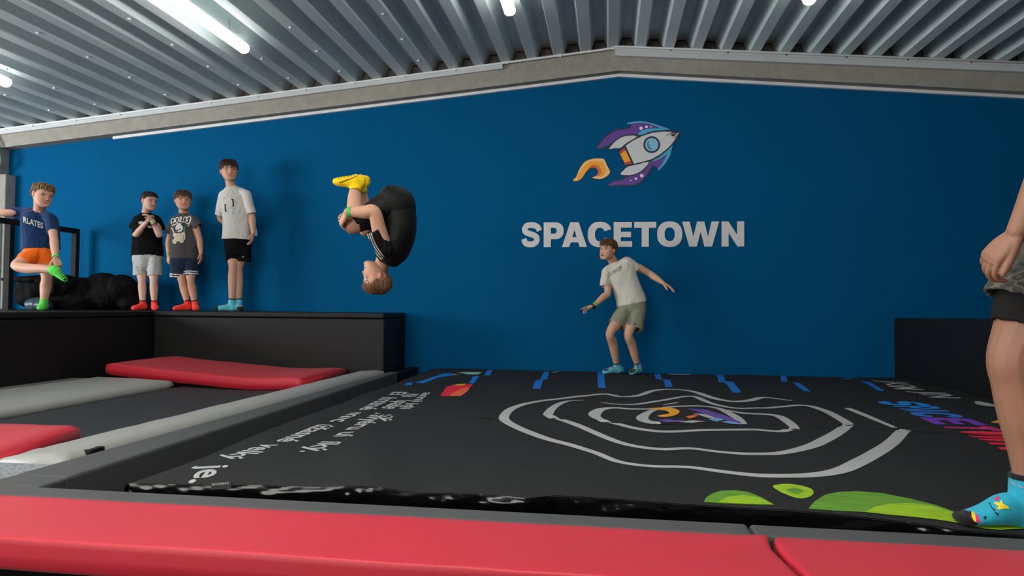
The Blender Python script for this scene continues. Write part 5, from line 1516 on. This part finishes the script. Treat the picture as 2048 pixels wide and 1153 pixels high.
f.hand(W2, r_ * .85 - UP * .5 + t_ * .1, -UP * .7 - r_ * .3 - t_ * .2, .155, -1, curl=(8, 14, 10), spread=8, thumb=(.75, .6, .35))
zf = zbag(f.root.location.x, 6.72)
H1, K1, A1 = leg(f, (1250, 622, -.02), (1220.5, 667, -.20), (1234.5, 733, -.03), k=.95, back=-r_ * -.3 - t_); H2, K2, A2 = leg(f, (1275, 619, 0), (1256.5, 670, -.16), (1276, 733, -.01), k=.95, back=r_ * .4 - t_)
f.build(.0042)
CR = lin((205, 200, 188))
sh_ = shirt(f, 'tshirt', [(1263.5, 609, 29.8), (1260, 594, 29), (1253, 573, 27.5), (1244.5, 553, 28), (1238, 540, 27), (1232, 531, 17), (1229.5, 525, 12.2)],
      [((1214, 545, 0), (1209.5, 574, -.035), 10.8, 10.6), ((1254, 525, 0), (1276, 538.5, .02), 11, 9.6)], CR, 51, u=uu, amp=.007)
bt = bvh_of(sh_)
tv2, tf2 = text2('CALVIN KLEIN', .0); tx2, tx3 = min(v[0] for v in tv2), max(v[0] for v in tv2)
decal('chest_lettering', bt, [(tv2, tf2)], lambda u, v: (1216.6 + 28.0 * (u - tx2) / (tx3 - tx2) - 1.2 * v, 555.5 - 18.0 * (u - tx2) / (tx3 - tx2) - 8.5 * v / .7), M_INK, f.root, maxlen=.2)
SG = lin((134, 138, 116))
sh2 = shorts(f, [(1264.5, 606, 27.5), (1262.5, 619, 28), (1261, 627, 26)], [[(1250, 622, 16, -.02), (1241, 636, 16.3, -.07), (1232, 651.5, 16.5, -.12)], [(1275, 620, 16.5), (1271, 640, 17, -.05), (1267.5, 660, 17.5, -.09)]], SG, 14, u=uu)
decal('shorts_logo', bvh_of(sh2), [tess([(560, 725), (575, 718), (588, 725), (574, 733)])], lambda x, y: (x / 3.842 + 1120, y / 3.842 + 460), M_INK, f.root, maxlen=6)
sock(f, A1, f.P(1208, 746, -.12), zf + .002, .215, .076, AQ, K1, lin((45, 60, 55)), .05, .032, spots=SP(1))
sock(f, A2, f.P(1262, 748, -.16), zf + .002, .215, .076, AQ, K2, lin((45, 60, 55)), .05, .032, spots=SP(-1))
face_parts(f.root, f.HM, f.hc, f.h, flat('brow_ginger', (130, 85, 55)), squint=.9)
V, Fc = ellipsoid(f.hc + f.HM @ (Vector((0, .375, -.292)) * f.h), (.075 * f.h, .03 * f.h, .030 * f.h), f.HM, 14, 8); obj('mouth', V, Fc, M_MOUTH, f.root, smooth=True)
hair_mesh(f.root, f.HM, f.hc, f.h, (.125, .048, .020), hairline(.24, .04, -.22), even(.045, .014), 10, 280, .17, comb=(-.3, .5))
band_at('wristband', W.lerp(E, .08), E, .0245, .020, flat('band_green', (90, 180, 80)), f.root)
band_at('bracelet', W.lerp(E, -.08), E, .0235, .014, M_BLKMETAL, f.root)

# ---------------------------------------------------------------- boy tucked in a somersault
f = Fig('person', aty(750, 470, 3.75), 3.75, 'boy in black tucked upside down in mid-air somersault, wearing yellow socks', SK_E); f.m = mpp(3.75, 760)
r_, t_ = axes(f, 755, 470)
fw = -r_ * .97 + t_ * .22 + UP * -.02; up = -UP * 1.0 - r_ * .14
f.head(753, 554.5, .0, 65 * f.m, fw, up, f.P(769, 516, 0), .235)
tor = [(771, 513, 17, 0), (782, 497, 26, 0), (794, 466, 31, 0), (797, 435, 32, 0), (792, 412, 30, 0), (783, 403, 26, 0)]
def side_rings(L, rx, k_=1.0): return [(f.P(x, y, dy), rx[i] * k_, hw * f.m * k_, t_) for i, (x, y, hw, dy) in enumerate(L)]
f.g.add(loft(side_rings(tor, [.07, .15, .155, .14, .145, .13], .9), 24, 5))
S, E, W = arm(f, (768, 495, -.16), (748.5, 424.5, -.235), (695, 424.5, -.235), k=1.0)
f.hand(W, -r_ * .42 - UP * .62 - t_ * .62, r_ * .8 - t_ * .2 - UP * .1, .150, -1, curl=(22, 35, 25), spread=4, thumb=(.8, .5, .2))
arm(f, (768, 495, .16), (748, 426, .235), (702, 426, .20)); f.hand(f.P(702, 426, .20), -r_ * .72 - UP * .6 + t_ * .35, t_ * .75 - UP * .3 + r_ * .3, .150, -1, curl=(28, 35, 25), spread=4)
H1, K1, A1 = leg(f, (787, 407, -.085), (701, 453, -.14), (712.5, 371, -.05), k=1.0, back=r_); H2, K2, A2 = leg(f, (787, 407, .085), (728, 459, .13), (722, 371, .05), k=1.0, back=r_)
f.build(.0044)
g_ = Geo()
T2 = [(772.5, 527, 15, 0), (776, 519, 25, 0), (783, 500, 34, 0), (796, 468, 34, 0), (798, 440, 34, 0), (797, 425, 34, 0), (795, 417, 35, 0)]
g_.add(loft(side_rings(T2, [.08, .115, .165, .175, .165, .165, .17]), 28, 5, cap0='flat', cap1='hem', sq=2.2))
A, B = f.P(771, 500, -.155), f.P(747, 461.5, -.215)
g_.add(loft([(A, 17 * f.m, 17 * f.m), (A.lerp(B, .5), 16 * f.m, 16 * f.m), (B, 14.5 * f.m, 14.5 * f.m)], 20, 5, cap1='hem', th=.01, deep=.035))
A, B = f.P(771, 500, .155), f.P(749, 463, .215)
g_.add(loft([(A, 17 * f.m, 17 * f.m), (B, 14.5 * f.m, 14.5 * f.m)], 20, 5, cap1='hem', th=.01, deep=.035))
M_TRACK = mat('black_sportswear', (0.0045, 0.0045, 0.0045), 0.62, bump=0.2, bscale=500, spec=0.22)
sh_ = cloth('tshirt', g_, .0052, M_TRACK, f.root, BLACK, 61, .007, 10, 7)
bt = bvh_of(sh_)
for o_ in (0, 7.5, 15):
    c = crom([(735 + o_ * .45, 468.5 - o_ * .22), (741 + o_ * .45, 487 - o_ * .3), (750 + o_ * .42, 504 - o_ * .35), (763 + o_ * .36, 520 - o_ * .35)], 6)
    decal('sleeve_stripe', bt, [ribbon2(c, 2.0)], lambda x, y: (x, y), M_PWHITE, f.root, lift=.004, maxlen=2.5)
g_ = Geo()
g_.add(loft(side_rings([(798, 428, 34, 0), (795, 412, 36, 0), (786, 405, 30, 0)], [.165, .175, .165]), 26, 5, sq=2.2))
for sg_, hem_, hy in ((-1, (712, 447, -.135), 0), (1, (738, 452, .125), 0)):
    A = f.P(784, 409, sg_ * .085); B = f.P(*hem_)
    g_.add(loft([(A, 30 * f.m, 30 * f.m), (A.lerp(B, .5), 26 * f.m, 26 * f.m), (B, 19.5 * f.m, 19.5 * f.m)], 22, 5, cap1='hem', th=.01, deep=.05))
cloth('shorts', g_, .0052, M_TRACK, f.root, BLACK, 71, .006, 10, 6)
YE = lin((246, 206, 16))
yk = lin((60, 50, 20))
fe = (-UP * .96 + r_ * .18).normalized()
for A_, K_, toe, sp_ in ((A1, K1, (662, 362, -.08), 1), (A2, K2, (662, 375, .03), -1)):
    o_ = sock(f, A_, f.P(*toe), None, .158, .072, YE, K_, lin((150, 120, 20)), .05, .032, up=fe, ht=.062)
    C = o_.data.color_attributes['Col']; dd = (f.P(*toe) - A_).normalized()
    for i, v in enumerate(o_.data.vertices):
        p = v.co + wloc(o_) - A_; q = p.dot(dd); hgt = p.dot(fe)
        if hgt < -.050 and (q * 60) % 1 < .30: C.data[i].color = (*yk, 1)
        if sp_ > 0 and v.normal.dot(t_) > .3 and abs(hgt + .030 - .25 * (q - .06)) < .0035 and .0 < q < .09: C.data[i].color = (*yk, 1)
face_parts(f.root, f.HM, f.hc, f.h, flat('brow_brown', (110, 80, 55)))
hair_mesh(f.root, f.HM, f.hc, f.h, (.14, .066, .028), hairline(.25, .04, -.22), even(.042, .012), 12, 320, .16, comb=(.1, .5), color2=(.22, .11, .048))
band_at('wristband', W.lerp(E, .09), E, .0262, .022, flat('band_green', (90, 180, 80)), f.root)

# ---------------------------------------------------------------- man at the right edge of the picture
f = Fig('person', (1.30, 2.25, 0.0), 2.25, 'man at the right edge in camouflage shorts over black tights, stepping in a turquoise sock', SK_G); f.m = mpp(2.25, 2030)
r_, t_ = axes(f, 2040, 700)
X = Vector((1, 0, 0)); Yv = Vector((0, 1, 0))
zf = zbag(f.P(2000, 1050).x, 2.25)
px = lambda x, y, dy=0.0: f.P(x, y, dy)
A = px(2058, 985); K = px(2027, 728); H = px(2140, 430)
f.limb([(H, .11, .11), (px(2085, 580), .098, .098), (px(2054, 662), .088, .088), (px(2030, 720), .074, .074), (px(2034, 765), .064, .068), (px(2040, 805), .062, .066), (px(2050, 845), .064, .066), (px(2056, 905), .050, .052), (px(2058, 955), .041, .042), (A, .040, .042)])
# other leg, torso and head outside the picture
B2 = X * .34 + Yv * .30
f.limb([(H + Yv * .22 + X * .22, .11, .11), (H.lerp(K, .5) + Yv * .22 + X * .22, .09, .09), (K + B2 * .8, .065, .067), (K.lerp(A, .3) + B2 + X * .06, .064, .066), (A + B2 + X * .10 + UP * .01, .040, .042)])
hip = px(2172, 455, .12)
f.g.add(loft([(hip - UP * .05, .17, .12, Yv), (hip + UP * .12 + X * .03, .155, .115, Yv), (hip + UP * .32 + X * .07, .17, .12, Yv), (hip + UP * .50 + X * .09, .19, .11, Yv), (hip + UP * .58 + X * .09, .09, .07, Yv)], 24, 5))
Sh = hip + UP * .50 - Yv * .20 + X * .10; W = px(2035, 466, -.16); E = px(2120, 290, -.20)
f.limb([(Sh, .058, .058), (Sh.lerp(E, .5), .052, .052), (E, .043, .043), (E.lerp(W, .35), .045, .047), (E.lerp(W, .75), .035, .037), (W, .029, .032)])
f.hand(W, -r_ * .66 - UP * .75 - t_ * .02, -t_ * .60 + r_ * .55 - UP * .3, .190, 1, curl=(28, 46, 36), spread=4, thumb=(.90, .36, .24), thick=1.2)
S3 = hip + UP * .50 + Yv * .20 + X * .10; W3 = S3 - UP * .50 + Yv * .06 + X * .22; E3 = S3 - UP * .27 + Yv * .06 + X * .16
f.limb([(S3, .058, .058), (E3, .043, .043), (W3, .03, .03)]); f.hand(W3, -UP - X * .1, -Yv, .195, -1)
f.hc = hip + UP * .82 + X * .06; f.h = .235; f.HM = head_frame(-X, UP)
T = lambda p: f.hc + f.HM @ (Vector(p) * f.h)
f.g.add(([T(v) for v in _HEAD[0]], _HEAD[1]))
for sg_ in (-1, 1): f.g.add(ellipsoid(T((sg_ * .375, -.045, -.03)), (.03 * f.h, .065 * f.h, .11 * f.h), f.HM, 12, 8))
f.g.add(loft([(hip + UP * .54 + X * .10, .065, .065), (T((0, -.1, -.2)), .058, .058)], 18, 4))
f.keep.append((f.hc, f.h * .62, .1))
f.build(.0036, 14)
M_TIGHT = mat('charcoal_tights', (0.010, 0.010, 0.009), 0.8, bump=0.3, bscale=600, spec=0.2)
g_ = Geo()
for d_ in (Vector((0, 0, 0)), Yv * .22 + X * .22):
    RT_ = [(px(2100, 540) + d_, .108, .108), (px(2070, 610) + d_, .1035, .1035), (px(2055, 657) + d_, .0985, .0985)]
    f.tucks.append((RT_, -.05, .010))
    g_.add(loft(RT_, 22, 5, cap1='hem', th=.01, deep=.03))
cloth('tights', g_, .0075, M_TIGHT, f.root, BLACK, 81, .002, 10, 4)
M_CAMO = bpy.data.materials.new('camouflage'); M_CAMO.use_nodes = True
nt = M_CAMO.node_tree; b_ = nt.nodes['Principled BSDF']; b_.inputs['Roughness'].default_value = .85
tc = nt.nodes.new('ShaderNodeTexCoord'); n1 = nt.nodes.new('ShaderNodeTexNoise'); n1.inputs['Scale'].default_value = 17; n1.inputs['Detail'].default_value = 1.5
mp = nt.nodes.new('ShaderNodeMapping'); mp.inputs['Scale'].default_value = (1, 1, 2.0)
cr = nt.nodes.new('ShaderNodeValToRGB'); cr.color_ramp.interpolation = 'CONSTANT'
els = cr.color_ramp.elements; els[0].position = 0; els[0].color = (.028, .025, .022, 1); els[1].position = .42; els[1].color = (.06, .057, .045, 1)
for p_, c_ in ((.52, (.125, .118, .088, 1)), (.60, (.045, .036, .031, 1)), (.68, (.10, .094, .072, 1))):
    e = els.new(p_); e.color = c_
nt.links.new(tc.outputs['Object'], mp.inputs[0]); nt.links.new(mp.outputs[0], n1.inputs['Vector']); nt.links.new(n1.outputs[0], cr.inputs[0]); nt.links.new(cr.outputs[0], b_.inputs['Base Color'])
g_ = Geo()
g_.add(loft([(hip + UP * .16, .175, .135, Yv), (hip, .20, .15, Yv), (hip - UP * .10, .19, .145, Yv)], 26, 5))
for d_ in (Vector((0, 0, 0)), Yv * .22 + X * .22):
    RC_ = [(px(2140, 450) + d_, .135, .135), (px(2104, 530) + d_, .128, .128), (px(2086, 570) + d_, .130, .130), (px(2068, 611) + d_, .135, .135)]
    f.tucks.append((RC_, -.05, .012))
    g_.add(loft(RC_, 24, 5, cap1='hem', th=.012, deep=.05))
cloth('camouflage_shorts', g_, .0078, M_CAMO, f.root, BLACK, 91, .007, 12, 5)
g_ = Geo()
g_.add(loft([(hip + UP * .06, .20, .15, Yv), (hip + UP * .25 + X * .06, .195, .15, Yv), (hip + UP * .44 + X * .09, .215, .15, Yv), (hip + UP * .53 + X * .09, .14, .10, Yv), (hip + UP * .585 + X * .10, .08, .08, Yv)], 28, 5, cap0='hem', cap1='flat', sq=2.3))
for S_, E_ in ((Sh, E), (S3, E3)): g_.add(loft([(S_, .085, .085), (S_.lerp(E_, .75), .078, .078)], 20, 5, cap1='hem', th=.01))
cloth('tshirt', g_, .0085, M_CLOTH, f.root, lin((28, 30, 40)), 95, .006, 9, 6)
TQ = lin((42, 165, 190)); PK = lin((225, 30, 115)); YL = lin((235, 205, 30))
so = sock(f, A, px(1890, 1040, -.0), zf + .001, .278, .098, TQ, px(2054, 900), lin((26, 26, 30)), .056, .046, lin((18, 18, 20)), vox=.0045, tk=.66, ik=1.35)
sb = bvh_of(so); dz = lambda x, y: (x / 7.208 + 1880, y / 7.208 + 930)
for q, mm in (([(405, 678), (450, 666), (440, 720), (480, 805), (440, 790), (412, 740)], 'toe_black'), ([(452, 676), (490, 676), (510, 730), (520, 800), (535, 835), (490, 815), (455, 750)], 'yellow'), ([(510, 716), (545, 720), (565, 780), (605, 838), (560, 835), (520, 790)], 'pink'),
              ([(618, 748), (672, 738), (655, 806)], 'toe_black'), ([(778, 492), (840, 452), (862, 470), (852, 505), (800, 522)], 'pink'),
              ([(775, 560), (800, 532), (860, 550), (885, 505), (905, 560), (985, 605), (1000, 640), (930, 632), (860, 650), (815, 630), (850, 600)], 'yellow'),
              ([(700, 545), (722, 545), (735, 590), (712, 570)], 'toe_black'), ([(722, 585), (745, 600), (770, 650), (745, 635)], 'toe_black'), ([(755, 635), (780, 630), (800, 680), (770, 665)], 'toe_black'), ([(795, 680), (850, 715), (838, 738), (790, 700)], 'toe_black')):
    mm_ = {'toe_black': flat('sock_black', (22, 24, 30)), 'yellow': flat('sock_yellow', (235, 205, 30)), 'pink': flat('sock_pink', (225, 30, 115))}[mm]
    decal('sock_print', sb, [tess(q)], dz, mm_, f.root, lift=.0025, maxlen=14)
decal('sock_print', sb, [tess([(1000, 232), (1080, 262), (1105, 300), (1060, 290)]), tess([(1115, 300), (1195, 312), (1208, 340), (1150, 330)])], dz, M_FAINT2, f.root, lift=.0025, maxlen=14)
A_2 = A + B2 + X * .10 + UP * .01
sock(f, A_2, A_2 - X * .2, zbag(A_2.x, A_2.y) + .001, .275, .095, TQ, A_2 + UP * .2, lin((26, 26, 30)), .09, .044, lin((18, 18, 20)), vox=.007)
face_parts(f.root, f.HM, f.hc, f.h, M_LASH)
hair_mesh(f.root, f.HM, f.hc, f.h, (.03, .02, .014), hairline(.28, .04, -.2), even(.05, .02), 15, 200, .12)

for f in FIGS: f.finish()
